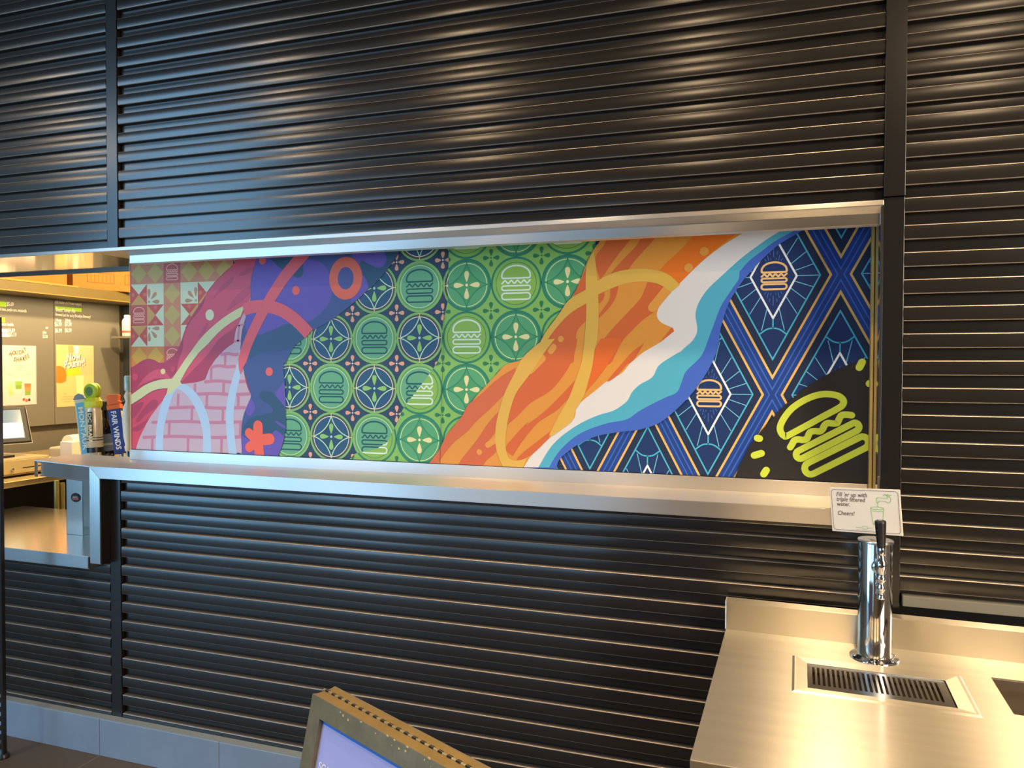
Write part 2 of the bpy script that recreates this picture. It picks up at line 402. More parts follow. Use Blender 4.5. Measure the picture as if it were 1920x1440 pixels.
class Print:
    def __init__(s): s.B = MB(); s.k = 0
    def layer(s): s.k += 1
    def tris(s, ts, m, clips=None):
        y = YM-.00006*s.k; vs = []; fs = []
        for t in ts:
            ar = (t[1][0]-t[0][0])*(t[2][1]-t[0][1])-(t[1][1]-t[0][1])*(t[2][0]-t[0][0])
            if abs(ar) < 1e-12: continue
            if ar < 0: t = [t[0], t[2], t[1]]
            c = clip_convex(list(t), RECT)
            for cv in (clips or [None]):
                cc = clip_convex(c, cv) if cv else c
                if len(cc) >= 3:
                    o = len(vs); vs += [(p[0], y, p[1]) for p in cc]; fs.append(tuple(range(o, o+len(cc))))
        if fs: s.B.add(vs, fs, m)
    def poly(s, pts, m, clips=None, new=True):
        if new: s.layer()
        t = tessellate_polygon([[Vector((p[0], p[1], 0)) for p in pts]])
        s.tris([[pts[i] for i in q] for q in t], m, clips)
    def disc(s, c, rx, m, rz=None, n=36, clips=None, new=False):
        rz = rz or rx
        pts = [(c[0]+rx*math.cos(2*math.pi*k/n), c[1]+rz*math.sin(2*math.pi*k/n)) for k in range(n)]
        s.tris([[c, pts[k], pts[(k+1) % n]] for k in range(n)], m, clips)
    def stroke(s, pts, w, m, closed=False, caps=True, clips=None, new=False):
        """one strip with mitred joints; w = full width"""
        if new: s.layer()
        N = len(pts); L = []; R_ = []
        for i in range(N):
            a = pts[i-1] if (closed or i) else None; b = pts[i]; c = pts[(i+1) % N] if (closed or i < N-1) else None
            def nn(p, q):
                dx, dy = q[0]-p[0], q[1]-p[1]; l = math.hypot(dx, dy) or 1e-9; return (-dy/l, dx/l)
            n1 = nn(a, b) if a else nn(b, c); n2 = nn(b, c) if c else n1
            mx, my = n1[0]+n2[0], n1[1]+n2[1]; l = math.hypot(mx, my) or 1e-9; mx /= l; my /= l
            k = min(1/max(.3, mx*n1[0]+my*n1[1]), 2.6); ww = (w[i] if isinstance(w, (list, tuple)) else w)/2*k
            L.append((b[0]+mx*ww, b[1]+my*ww)); R_.append((b[0]-mx*ww, b[1]-my*ww))
        ts = []
        for i in range(N if closed else N-1):
            j = (i+1) % N; ts += [[L[i], R_[i], R_[j]], [L[i], R_[j], L[j]]]
        if caps and not closed:
            for e, p, q in ((pts[0], L[0], R_[0]), (pts[-1], R_[-1], L[-1])):
                a0 = math.atan2(p[1]-e[1], p[0]-e[0]); r = math.hypot(p[0]-e[0], p[1]-e[1]); pr = p
                for k in range(1, 7):
                    a = a0+math.pi*k/6; c = (e[0]+r*math.cos(a), e[1]+r*math.sin(a)); ts.append([e, pr, c]); pr = c
        s.tris(ts, m, clips)
def M_(h): return mat('mural_print_'+h.strip('#'), tuple(v*.87 for v in lin(h)[:3])+(1,), .42, 0, .35)
PRN = Print()
def capsule_outline(cx, cz, hw, hh, ang=0, n=8):
    """closed centre line of a rounded bar"""
    r = hh; pts = []
    for k in range(n+1): a = math.pi/2-math.pi*k/n; pts.append((hw-r+r*math.cos(a), r*math.sin(a)))
    for k in range(n+1): a = -math.pi/2-math.pi*k/n; pts.append((-(hw-r)+r*math.cos(a), r*math.sin(a)))
    ca, sa = math.cos(ang), math.sin(ang)
    return [(cx+x*ca-z*sa, cz+x*sa+z*ca) for x, z in pts]
def burger(c, u, m, clips=None, w=.05, wave=.055):
    """line icon: bun, lettuce, patty, bun; u = half the tile it sits in"""
    X = lambda x, z: (c[0]+x*u, c[1]+z*u)
    bun = [(-.565+.06, .2), (.565-.06, .2), (.565-.02, .215), (.565, .27)]
    for k in range(1, 16):
        a = math.pi*k/16; bun.append((.565*math.cos(a), .27+.40*math.sin(a)**.9))
    bun += [(-.565, .27), (-.545, .215)]
    PRN.stroke([X(*p) for p in bun], w*u*1.25, m, closed=True, clips=clips)
    wv = [X(-.565+1.13*k/36, .06+wave*math.sin(-math.pi/2+2*math.pi*4.5*k/36)) for k in range(37)]
    PRN.stroke(wv, w*u*1.15, m, clips=clips)
    PRN.stroke([(p[0], p[1]) for p in capsule_outline(c[0], c[1]-.17*u, .565*u, .085*u)], w*u*1.15, m, closed=True, clips=clips)
    PRN.stroke([(p[0], p[1]) for p in capsule_outline(c[0], c[1]-.48*u, .565*u, .12*u)], w*u*1.2, m, closed=True, clips=clips)
def drop(c, a, r0, r1, w, m, clips=None):
    """petal pointing away from c along angle a, fat end outside"""
    pts = []; L = r1-r0
    for k in range(20):
        t = 2*math.pi*k/20; s_ = (1-math.cos(t))/2; x = r0+L*s_; y = w*math.sin(t)*(.25+.75*s_)
        pts.append((c[0]+x*math.cos(a)-y*math.sin(a), c[1]+x*math.sin(a)+y*math.cos(a)))
    mid = (c[0]+(r0+L*.6)*math.cos(a), c[1]+(r0+L*.6)*math.sin(a))
    PRN.tris([[mid, pts[k], pts[(k+1) % 20]] for k in range(20)], m, clips)

# ---- deco pattern at the right, drawn as nested rhombi
c1 = px(1450.2, 518.5); x1 = px(1576.6, 517.3); c2 = px(1447.9, 740.2)
DA, DB = x1[0]-c1[0], c1[1]-c2[1]; DC = (c1[0], c1[1])
PRN.poly([(DC[0]-4.2*DA, ZM0), (XM1, ZM0), (XM1, ZM1), (DC[0]-4.2*DA, ZM1)], M_('#21428c'))
cells = [(DC[0]+i*DA, DC[1]-j*DB) for i in range(-4, 3) for j in range(-2, 3) if (i+j) % 2 == 0]
def rh(c, k): return [(c[0]+k*DA, c[1]), (c[0], c[1]+k*DB), (c[0]-k*DA, c[1]), (c[0], c[1]-k*DB)]
PRN.layer()
for c in cells: q = rh(c, .86); PRN.tris([[q[0], q[1], q[2]], [q[0], q[2], q[3]]], M_('#232f4c'))
PRN.layer()
for c in cells: q = rh(c, .70); PRN.tris([[q[0], q[1], q[2]], [q[0], q[2], q[3]]], M_('#1f3566'))
PRN.layer()
for c in cells:
    PRN.stroke(rh(c, .955), .0042, M_('#3f67c4'), closed=True); PRN.stroke(rh(c, .855), .0070, M_('#eebb66'), closed=True)
    PRN.stroke(rh(c, .70), .0047, M_('#4fb6d4'), closed=True)
    for sx in (1, -1):
        for sz in (1, -1):
            for a, b in (((.36, .316), (.196, .173)), ((.487, .198), (.263, .101)), ((.598, .095), (.33, .046)), ((.175, .456), (.092, .27))):
                PRN.stroke([(c[0]+sx*a[0]*DA, c[1]+sz*a[1]*DB), (c[0]+sx*b[0]*DA, c[1]+sz*b[1]*DB)], .0026, M_('#74c4dc'), caps=False)
        PRN.stroke([(c[0]+sx*.69*DA, c[1]), (c[0]+sx*.35*DA, c[1])], .0026, M_('#74c4dc'), caps=False)
PRN.layer()
for c in cells:
    for sz in (1, -1):
        PRN.stroke([(c[0], c[1]+sz*.36*DB), (c[0], c[1]+sz*.44*DB)], .0045, M_('#4fb6d4'), caps=False)
        PRN.stroke(sm([(c[0]-.205*DA, c[1]+sz*.487*DB), (c[0]-.1*DA, c[1]+sz*.447*DB), (c[0], c[1]+sz*.437*DB), (c[0]+.1*DA, c[1]+sz*.447*DB), (c[0]+.205*DA, c[1]+sz*.487*DB)]), .0047, M_('#4fb6d4'), caps=False)
    PRN.stroke(rh(c, .352), .0062, M_('#eef4f8'), closed=True)
    for sz in (1, -1):
        for dx, a, b in ((0, .165, .245), (-.05, .185, .215), (.05, .185, .215), (-.075, .135, .18), (.075, .135, .18), (-.11, .13, .15), (.11, .13, .15), (-.035, .14, .155), (.035, .14, .155)):
            PRN.stroke([(c[0]+dx*DA, c[1]+sz*a*DB), (c[0]+dx*DA*1.25, c[1]+sz*b*DB)], .0022, M_('#4a6cc0'), caps=False)
PRN.layer()
for c in cells: burger((c[0]+.01*DA, c[1]+.0*DB), .34*DA, M_('#f2c27c'), w=.075, wave=.05)

# ---- green lattice, dark half then light half
obs = [(0,0,619.6,635.3),(1,0,701.2,634.4),(2,0,786,633.4),(2,1,788.8,537.8),(1,1,700.3,540.6),(-1,-1,542.2,726.3),(0,-1,621.3,726.9),(1,-1,703,728.2),(0,-2,621.9,818.4),(1,-2,703.5,822),(2,-2,787.5,824.8),(3,1,872,534.9),(4,1,965.5,531),(5,1,1062.4,528.8),(3,0,874,631.1),(4,0,965.7,632.2),(3,-1,874,731.1)]
def fit1(vals):
    n = len(vals); sx = sum(i for i, v in vals); sy = sum(v for i, v in vals); sxx = sum(i*i for i, v in vals); sxy = sum(i*v for i, v in vals)
    k = (n*sxy-sx*sy)/(n*sxx-sx*sx); return (sy-k*sx)/n, k
GX, QX = fit1([(i, px(x, y)[0]) for i, j, x, y in obs]); GZ, QZ = fit1([(j, px(x, y)[1]) for i, j, x, y in obs]); Q = (QX+QZ)/2; R0 = Q/2
def lattice(D, ii, clips):
    A = M_
    if D: bg, ro, rb, li, fi, ic = '#2b4059', '#86bd68', '#5fa466', '#cbe6a6', '#66ad82', '#1d5257'
    else: bg, ro, rb, li, fi, ic = '#86bd5c', '#2d8060', '#82ba56', '#3f8a44', '#8aba4f', '#d6efe2'
    T = [(i, j) for i in ii for j in range(-4, 3)]
    cen = lambda i, j: (GX+i*Q, GZ+j*QZ)
    PRN.layer(); PRN.poly([(GX+(ii[0]-.5)*Q, ZM0), (GX+(ii[-1]+.5)*Q, ZM0), (GX+(ii[-1]+.5)*Q, ZM1), (GX+(ii[0]-.5)*Q, ZM1)], A(bg), clips)
    PRN.layer()
    for i, j in T:
        c = cen(i, j); PRN.disc(c, R0*1.01, A(ro if (i+j) % 2 or D else '#2f8463'), clips=clips)
        s = (c[0]+R0, c[1]+R0)
        for k in range(4): drop(s, k*HP, R0*.07, R0*.335, R0*.115, A('#e9a98c' if D else '#2c7a4b'), clips)
    PRN.layer()
    for i, j in T:
        c = cen(i, j)
        if (i+j) % 2: PRN.disc(c, R0*(.92 if D else .93), A(rb), clips=clips)
        else: PRN.disc(c, R0*(.925 if D else .89), A('#46504c' if D else '#559f70'), clips=clips)
        s = (c[0]+R0, c[1]+R0); PRN.disc(s, R0*.035, A('#e8dfe6' if D else '#2c7a4b'), n=10, clips=clips)
    PRN.layer()
    for i, j in T: PRN.disc(cen(i, j), R0*(.845 if D or (i+j) % 2 == 0 else .81), A(li if (i+j) % 2 else ('#f6e6cc' if D else '#d3ee9e')), clips=clips)
    PRN.layer()
    for i, j in T: PRN.disc(cen(i, j), R0*(.815 if D or (i+j) % 2 == 0 else .785), A(fi if (i+j) % 2 else ('#2a5379' if D else '#58a672')), clips=clips)
    PRN.layer()
    for i, j in T:
        c = cen(i, j)
        if (i+j) % 2: burger(c, R0, A(ic), clips); continue
        star = []
        for k in range(4):
            cc = (c[0]+math.copysign(1.15, math.cos(math.pi/4+k*HP))*R0, c[1]+math.copysign(1.15, math.sin(math.pi/4+k*HP))*R0)
            for q in range(9):
                a = k*HP+math.pi+.247+(HP-.494)*(1-q/8); star.append((cc[0]+1.186*R0*math.cos(a), cc[1]+1.186*R0*math.sin(a)))
        star = star[:]
        PRN.poly(star, A('#28496a' if D else '#4f9f64'), clips, new=False)
    PRN.layer()
    for i, j in T:
        if (i+j) % 2: continue
        c = cen(i, j)
        for k in range(4):
            cc = (c[0]+math.copysign(1.15, math.cos(math.pi/4+k*HP))*R0, c[1]+math.copysign(1.15, math.sin(math.pi/4+k*HP))*R0)
            arc = [(cc[0]+1.186*R0*math.cos(k*HP+math.pi+.247+(HP-.494)*(1-q/12)), cc[1]+1.186*R0*math.sin(k*HP+math.pi+.247+(HP-.494)*(1-q/12))) for q in range(13)]
            PRN.stroke(arc, R0*.04, A('#c4ecc4' if D else '#2f8763'), caps=False, clips=clips)
    PRN.layer()
    for i, j in T:
        if (i+j) % 2: continue
        c = cen(i, j)
        for k in range(4):
            drop(c, k*HP, R0*.12, R0*.54, R0*.14, A('#8fca70' if D else '#e8e3a6'), clips)
            ca, sa = math.cos(k*HP), math.sin(k*HP)
            PRN.stroke([(c[0]+ca*R0*.80, c[1]+sa*R0*.80), (c[0]+ca*R0*.985, c[1]+sa*R0*.985)], R0*.035, A('#d9cf86' if D else '#2f8763'), caps=False, clips=clips)
        PRN.disc(c, R0*.055, A('#a9d5dc' if D else '#f0ecc0'), n=12, clips=clips)
lattice(True, list(range(-2, 4)), None)
bl = Z(8, (752, 40), (738, 110), (735, 390), (730, 530), (692, 690), (682, 800), (676, 950), (640, 1050))+Z(9, (600, 150), (520, 260), (372, 450), (340, 500), (290, 620))+Z(7, (1530, 790), (1420, 862), (1270, 892), (1200, 912), (1150, 965))
ra, rb_ = px(1235, 430), px(955, 890)
def xright(z): return ra[0]+(rb_[0]-ra[0])*(z-ra[1])/(rb_[1]-ra[1])
pieces = []
for (x0, z0), (x1, z1) in zip(bl, bl[1:]):
    if z0 - z1 < 1e-4: continue
    pieces.append([(x1, z1), (xright(z1), z1), (xright(z0), z0), (x0, z0)])
lattice(False, list(range(0, 6)), pieces)

# ---- left tile pattern
t0 = px(276, 532.5); tb = px(278, 649.7); t = (t0[1]-tb[1])/3; OX, OZ = t0[0]-t, t0[1]
def cell(i, j): return (OX+i*t, OZ-(j+1)*t)          # lower left corner
TS = M_
PRN.poly([(XM0, ZM0), (OX+6*t, ZM0), (OX+6*t, ZM1), (XM0, ZM1)], TS('#cf8a62'))
kinds = {}
for i in range(-1, 6):
    for j in range(-1, 5):
        if j in (-1, 3): k = 'B' if i == 2 else 'D'
        elif i == 2: k = 'D'
        else: k = {(0,0): 'Ht', (1,0): 'Pbl', (3,0): 'Pbr', (4,0): 'Ht', (0,1): 'B', (1,1): 'Xr', (3,1): 'Xl', (4,1): 'B', (0,2): 'Hb', (1,2): 'Ptl', (3,2): 'Ptr', (4,2): 'Hb'}.get((i, j), 'D')
        kinds[i, j] = k
PRN.layer()
for (i, j), k in kinds.items():
    x, z = cell(i, j); c = (x+t/2, z+t/2); q = [(x, z), (x+t, z), (x+t, z+t), (x, z+t)]
    def tri(a, b, m): PRN.tris([[q[a], q[b], c]], TS(m))
    if k == 'D' and j >= 3: PRN.tris([[q[0], q[1], q[2]], [q[0], q[2], q[3]]], TS('#d28439'))
    elif k == 'D': PRN.tris([[q[0], q[1], q[2]], [q[0], q[2], q[3]]], TS('#cf8a62'))
    elif k == 'B': PRN.tris([[q[0], q[1], q[2]], [q[0], q[2], q[3]]], TS('#c25a50'))
    elif k[0] == 'P': PRN.tris([[q[0], q[1], q[2]], [q[0], q[2], q[3]]], TS('#d2dfbd'))
    elif k == 'Ht': tri(2, 3, '#d2dfbd'); tri(0, 1, '#d0a158'); tri(1, 2, '#c65446'); tri(3, 0, '#c65446')
    elif k == 'Hb': tri(2, 3, '#d0a158'); tri(0, 1, '#d2dfbd'); tri(1, 2, '#c65446'); tri(3, 0, '#c65446')
    elif k == 'Xr': tri(2, 3, '#c65446'); tri(0, 1, '#c65446'); tri(1, 2, '#d2dfbd'); tri(3, 0, '#d0a158')
    elif k == 'Xl': tri(2, 3, '#c65446'); tri(0, 1, '#c65446'); tri(1, 2, '#d0a158'); tri(3, 0, '#d2dfbd')
PRN.layer()
for (i, j), k in kinds.items():
    x, z = cell(i, j); c = (x+t/2, z+t/2)
    if k == 'D':
        r = t*.485; PRN.tris([[(c[0]-r, c[1]), (c[0], c[1]-r), (c[0]+r, c[1])], [(c[0]-r, c[1]), (c[0]+r, c[1]), (c[0], c[1]+r)]], TS('#d0a535' if j >= 3 else '#c7ae60'))
    elif k == 'B': burger((c[0], c[1]), t*.585, TS('#f0b09a'), w=.062)
    elif k[0] == 'P':
        dx = .12 if 'l' in k else .88; dz = .14 if k[1] == 'b' else .86; cc = (x+dx*t, z+dz*t)
        for a in ((0, 45, 90) if k == 'Pbl' else (90, 135, 180) if k == 'Pbr' else (0, -45, -90) if k == 'Ptl' else (180, 225, 270)):
            drop(cc, math.radians(a), t*.17, t*.62, t*.135, TS('#bb8f68'))
        PRN.disc(cc, t*.06, TS('#aa9a74'), n=12)
    elif k[0] in 'HX':
        for a in ((0, 180) if k[0] == 'H' else (90, 270)): PRN.disc((c[0]+math.cos(math.radians(a))*t*.36, c[1]+math.sin(math.radians(a))*t*.36), t*.1, TS('#d0735b'), n=14)

# ---- crimson sweep
CR, CL, CD = '#c04560', '#d0506a', '#ad3a58'
left = Z(4, (1255, 200), (1180, 280), (1100, 350), (1010, 445), (930, 545), (860, 660), (790, 760), (745, 830), (705, 900), (665, 1000), (640, 1080), (600, 1180), (560, 1240), (500, 1290), (460, 1318), (400, 1325), (350, 1297), (300, 1285), (250, 1290), (200, 1310), (150, 1345), (70, 1390))
PRN.poly(sm(left)+Z(5, (60, 1100), (1300, 1100), (1400, 490))+Z(4, (1330, 800), (1390, 590), (1500, 180)), M_(CD))
PRN.poly(sm(Z(4, (1225, 200), (1190, 275), (1010, 452), (935, 552), (900, 600), (888, 660), (840, 755), (750, 862), (690, 965), (662, 1060), (650, 1180), (612, 1290), (580, 1440)))+Z(5, (520, 290), (640, 330))+Z(4, (1300, 850), (1345, 800), (1400, 600), (1500, 200)), M_(CL))
for sh in (Z(4, (1260, 390), (1300, 330), (1430, 285), (1415, 330), (1330, 372)), Z(4, (975, 640), (1080, 480), (1195, 402), (1172, 470), (1050, 570)),
           Z(4, (1130, 770), (1200, 640), (1300, 545), (1392, 490), (1390, 560), (1310, 640)), Z(4, (820, 1050), (870, 960), (930, 880), (900, 980), (850, 1040))):
    PRN.poly(sm(sh, closed=True), M_('#bb4768'))
PRN.poly(sm(Z(4, (1040, 1075), (1130, 1005), (1245, 935), (1260, 1000), (1220, 1100)))+sm(Z(4, (1150, 1150), (1080, 1210), (1000, 1300), (930, 1400)))+Z(5, (905, 300), (800, 320))+sm(Z(5, (800, 320), (820, 220), (880, 100), (950, 0))), M_(CD))
PRN.poly(sm(Z(5, (110, 470), (165, 385), (230, 290), (330, 208), (420, 188), (490, 235), (520, 300), (400, 285), (280, 325), (180, 380)), closed=True), M_(CL))
PRN.poly(Z(5, (110, 590))+sm(Z(5, (200, 520), (320, 440), (480, 395)))+sm(Z(5, (470, 480), (440, 535), (380, 610), (300, 720), (230, 850), (150, 1060)))+Z(5, (108, 1070)), M_('#cc4660'))
PRN.poly(sm(Z(5, (150, 740), (230, 620), (330, 522), (388, 535), (370, 605), (260, 680), (175, 765)), closed=True), M_(CD))
PRN.poly(sm(Z(5, (108, 600), (230, 545), (190, 640), (108, 730)), closed=True), M_(CD))
PRN.poly(sm(Z(5, (108, 830), (190, 790), (300, 720), (200, 850), (108, 860)), closed=True), M_(CD))
def blob(n, x, y, rx, ry, m, new=True):
    if new: PRN.layer()
    c = Z(n, (x, y))[0]; a = Z(n, (x+rx, y))[0]; b = Z(n, (x, y-ry))[0]
    PRN.disc(c, abs(a[0]-c[0]), M_(m), rz=abs(b[1]-c[1]))
blob(5, 140, 272, 32, 38, '#cc4660'); blob(5, 552, 186, 27, 30, '#c5405c', False)
blob(4, 945, 810, 46, 60, '#d7ddb8'); blob(4, 440, 1420, 26, 30, '#e3d59c', False)
blob(4, 1517, 225, 38, 42, '#e46a58')
# ---- pink brick wall
brick = (Z(4, (1390, 610))+sm(Z(4, (1385, 620), (1330, 750), (1280, 860), (1232, 960), (1212, 1060), (1205, 1110), (1150, 1150), (1080, 1210), (1000, 1300), (940, 1390)))
         + sm(Z(5, (905, 300), (820, 328), (690, 345), (640, 352), (580, 390), (500, 470), (440, 535), (380, 610), (300, 720), (230, 850), (180, 960), (140, 1090)))+Z(5, (1310, 1100))
         + sm(Z(5, (1310, 1100), (1300, 920), (1312, 800), (1332, 690), (1372, 570), (1405, 490), (1380, 420), (1350, 330), (1310, 130)))
         + sm(Z(4, (1300, 1440), (1283, 1300), (1280, 1150), (1285, 1050), (1300, 950), (1345, 800))))
PRN.poly(brick, M_('#c2adc0'))
MO = M_('#c07c98'); PRN.layer(); wm = .0135
for y, a, b in ((22, 1085, 1285), (155, 985, 1225), (320, 905, 1335), (457, 800, 1385), (605, 520, 1335), (762, 330, 1305), (925, 235, 1300)):
    PRN.stroke(sm(Z(5, (a, y+6), ((a*2+b)/3, y-5), ((a+2*b)/3, y+7), (b, y))), wm, MO)
PRN.layer()
for x, a, b in ((1125, 25, 155), (972, 165, 312), (795, 345, 450), (1107, 325, 452), (612, 455, 600), (925, 465, 600), (1268, 465, 600), (762, 615, 755), (1100, 615, 762), (515, 770, 915), (330, 935, 1090), (720, 935, 1100), (1085, 925, 1100), (1290, 770, 920)):
    PRN.stroke(Z(5, (x, a), (x-4, b)), wm*.95, MO, caps=False)
PRN.layer()
for p in (((1255, 920), (1335, 912)), ((1215, 1095), (1285, 1085)), ((1262, 930), (1250, 1085))): PRN.stroke(Z(4, *p), .009, MO)
# light blue arches
LB = M_('#aecdec')
PRN.poly(sm(Z(5, (365, 1110), (370, 880), (400, 680), (440, 540), (500, 430), (570, 370), (640, 345), (720, 372), (800, 440), (880, 560), (940, 720), (965, 880), (970, 1110)))
         + sm(Z(5, (880, 1110), (880, 900), (850, 750), (800, 620), (730, 500), (660, 430), (605, 405), (570, 440), (530, 540), (490, 680), (458, 820), (446, 960), (448, 1110))), LB)
PRN.poly(sm(Z(5, (1275, 0), (1250, 150), (1200, 300), (1150, 500), (1130, 700), (1140, 900), (1160, 1110)))+sm(Z(5, (1250, 1110), (1225, 900), (1215, 700), (1235, 500), (1280, 300), (1312, 190), (1300, 60)))+Z(4, (1278, 1180)), LB)
# pale green ribbon
PG = M_('#cfd6a2')
PRN.poly(Z(4, (1328, 703))+sm(Z(4, (1325, 705), (1200, 770), (1080, 850), (960, 950), (850, 1060), (760, 1180), (680, 1290), (620, 1380), (580, 1440)))+Z(5, (545, 290))
         + sm(Z(5, (545, 290), (480, 295), (380, 310), (250, 360), (150, 430), (85, 475)))+sm(Z(5, (85, 580), (200, 510), (320, 430), (420, 400), (497, 395)))
         + Z(5, (480, 470), (530, 452), (570, 412), (650, 350), (635, 325))+sm(Z(5, (635, 320), (700, 200), (760, 110), (835, 10)))+sm(Z(4, (930, 1120), (1030, 1010), (1150, 910), (1278, 828))), PG)

# ---- violet and slate camouflage
pl = sm(Z(6, (250, 100), (235, 150), (190, 250), (165, 380), (165, 520), (130, 640), (110, 750), (80, 880), (65, 1000), (62, 1100), (80, 1200)))+sm(Z(7, (82, 20), (105, 110), (140, 230), (166, 338), (120, 450), (85, 560), (70, 720), (80, 950)))
prt = sm(Z(7, (430, 950), (470, 860), (500, 760), (515, 600), (512, 400), (505, 200), (495, 100), (495, 0)))+sm(Z(6, (510, 1190), (560, 1080), (620, 990), (730, 890), (850, 815), (950, 760), (1050, 690), (1190, 580), (1300, 480), (1420, 350), (1520, 220), (1590, 110), (1640, 40)))
SL, TE, VI = '#435490', '#2f5072', '#6652b2'
PRN.poly(pl+prt, M_(SL))
PRN.poly(sm(Z(6, (245, 95), (400, 95), (480, 180), (600, 165), (720, 145), (800, 147), (900, 200), (960, 310), (978, 400), (975, 490), (940, 590), (880, 660), (800, 730), (740, 762), (630, 780), (520, 785), (420, 830), (350, 870), (230, 895), (145, 885), (112, 790), (150, 620), (172, 500), (170, 380), (195, 250)), closed=True), M_(VI))
PRN.poly(sm(Z(6, (370, 100), (720, 100), (690, 190), (692, 280), (650, 325), (590, 310), (540, 265), (480, 240), (420, 195)), closed=True), M_(TE))
PRN.poly(sm(Z(6, (1190, 60), (1500, 60), (1522, 130), (1495, 200), (1440, 225), (1350, 190), (1280, 160), (1225, 185)), closed=True), M_(VI))
PRN.poly(sm(Z(6, (1262, 155), (1350, 190), (1440, 226), (1500, 205), (1525, 140), (1515, 60), (1660, 40), (1540, 230), (1430, 360), (1345, 430), (1300, 320)), closed=True), M_(TE))
PRN.poly(sm(Z(6, (1285, 300), (1340, 425), (1250, 520), (1180, 575), (1170, 530), (1240, 440)), closed=True), M_(VI))
PRN.poly(sm(Z(6, (165, 960), (300, 880), (420, 835), (560, 785), (650, 795), (730, 880), (660, 960), (500, 1050), (300, 1060), (140, 1130)), closed=True), M_('#38547f'))
PRN.poly(sm(Z(7, (250, 320), (290, 283), (380, 300), (430, 360), (490, 430), (516, 560), (508, 700), (430, 690), (380, 700), (250, 720), (85, 700), (110, 620), (180, 545), (300, 520), (390, 485), (350, 420), (280, 375)), closed=True), M_(TE))
PRN.poly(sm(Z(7, (410, 310), (440, 270), (498, 205), (512, 330), (513, 435), (470, 395)), closed=True), M_(VI))
PRN.poly(sm(Z(7, (118, 480), (160, 365), (192, 385), (212, 450), (190, 500), (150, 532)), closed=True), M_(VI))
PRN.poly(Z(7, (72, 720))+sm(Z(7, (72, 720), (200, 790), (350, 740), (400, 685), (440, 685), (500, 740)))+Z(7, (470, 860), (430, 950), (78, 950)), M_(VI))
PRN.poly(sm(Z(7, (408, 588), (440, 588), (508, 632), (505, 660), (450, 625)), closed=True), M_('#5f4fa8'))
RD = M_('#e0606a')
PRN.layer()
cl = Z(6, (715, 60), (670, 118), (590, 210), (500, 320), (420, 440), (340, 570), (270, 700), (190, 860), (130, 1000), (85, 1140), (68, 1220), (64, 1290))
PRN.stroke(sm(cl), [.052-.008*k/36 if k < 36 else max(.002, .044-.0055*(k-36)) for k in range(45)], RD, caps=False)
PRN.layer(); PRN.stroke(sm(Z(6, (95, 645), (180, 618), (290, 610), (400, 625), (500, 665), (600, 735), (680, 810), (748, 885))), .051, RD, caps=False)
blob(6, 618, 452, 38, 45, '#e4625a'); blob(7, 352, 90, 37, 43, '#e4625a')
blob(6, 285, 150, 36, 42, '#e46a58'); blob(6, 1115, 330, 167, 214, '#e2694e'); blob(6, 1115, 330, 80, 112, '#4d5494')
PRN.layer(); FL = M_('#ee6246')
ctr = (240, 775)
PRN.stroke(Z(7, (240, 780), (240, 632)), .046, FL); PRN.layer(); PRN.stroke(Z(7, (240, 790), (150, 702)), .040, FL)
PRN.layer(); PRN.stroke(Z(7, (240, 775), (358, 762)), .046, FL); PRN.layer(); PRN.stroke(Z(7, (240, 780), (152, 846)), .040, FL); PRN.layer(); PRN.stroke(Z(7, (240, 780), (256, 940)), .046, FL)

# ---- black corner with the large lime icon
PRN.poly(sm(Z(13, (1640, 120), (1520, 152), (1480, 165), (1300, 220), (1100, 310), (900, 430), (780, 525), (640, 650), (560, 740), (450, 860), (350, 990), (280, 1120), (230, 1220), (190, 1330)))+Z(13, (190, 1450), (1640, 1450)), M_('#2c2825'))
LM = M_('#c9d845'); wl = .0205
def S13(pts, closed=False, w=wl, smooth=True):
    PRN.stroke(sm(Z(13, *pts), closed=closed) if smooth else Z(13, *pts), w, LM, closed=closed, new=True)
S13([(695, 912), (800, 857), (930, 787), (1060, 715), (1190, 645), (1232, 612), (1240, 570), (1200, 530), (1130, 511), (1040, 509), (940, 533), (840, 580), (750, 642), (685, 715), (642, 790), (630, 845), (647, 890), (670, 910)], True)
S13([(728, 1020), (748, 988), (768, 955), (805, 944), (850, 950), (888, 938), (905, 900), (925, 872), (968, 864), (1010, 868), (1040, 846), (1057, 810), (1090, 787), (1140, 791), (1180, 786), (1198, 750), (1222, 712), (1268, 706), (1320, 712)])
def cap13(a, b, r):
    dx, dy = b[0]-a[0], b[1]-a[1]; l = math.hypot(dx, dy); ux, uy = dx/l, dy/l; an = math.atan2(uy, ux); pts = []
    for k in range(9): q = an-HP+math.pi*k/8; pts.append((b[0]+r*math.cos(q), b[1]+r*math.sin(q)))
    for k in range(9): q = an+HP+math.pi*k/8; pts.append((a[0]+r*math.cos(q), a[1]+r*math.sin(q)))
    PRN.stroke(Z(13, *pts), wl, LM, closed=True, new=True)
cap13((825, 1090), (1350, 825), 40); cap13((925, 1223), (1425, 975), 58)
for p in (((1393, 252), (1420, 200)), ((1492, 408), (1525, 392)), ((412, 932), (432, 936)), ((382, 1098), (450, 1078)), ((473, 1278), (498, 1240))): S13(p, w=.0225, smooth=False)
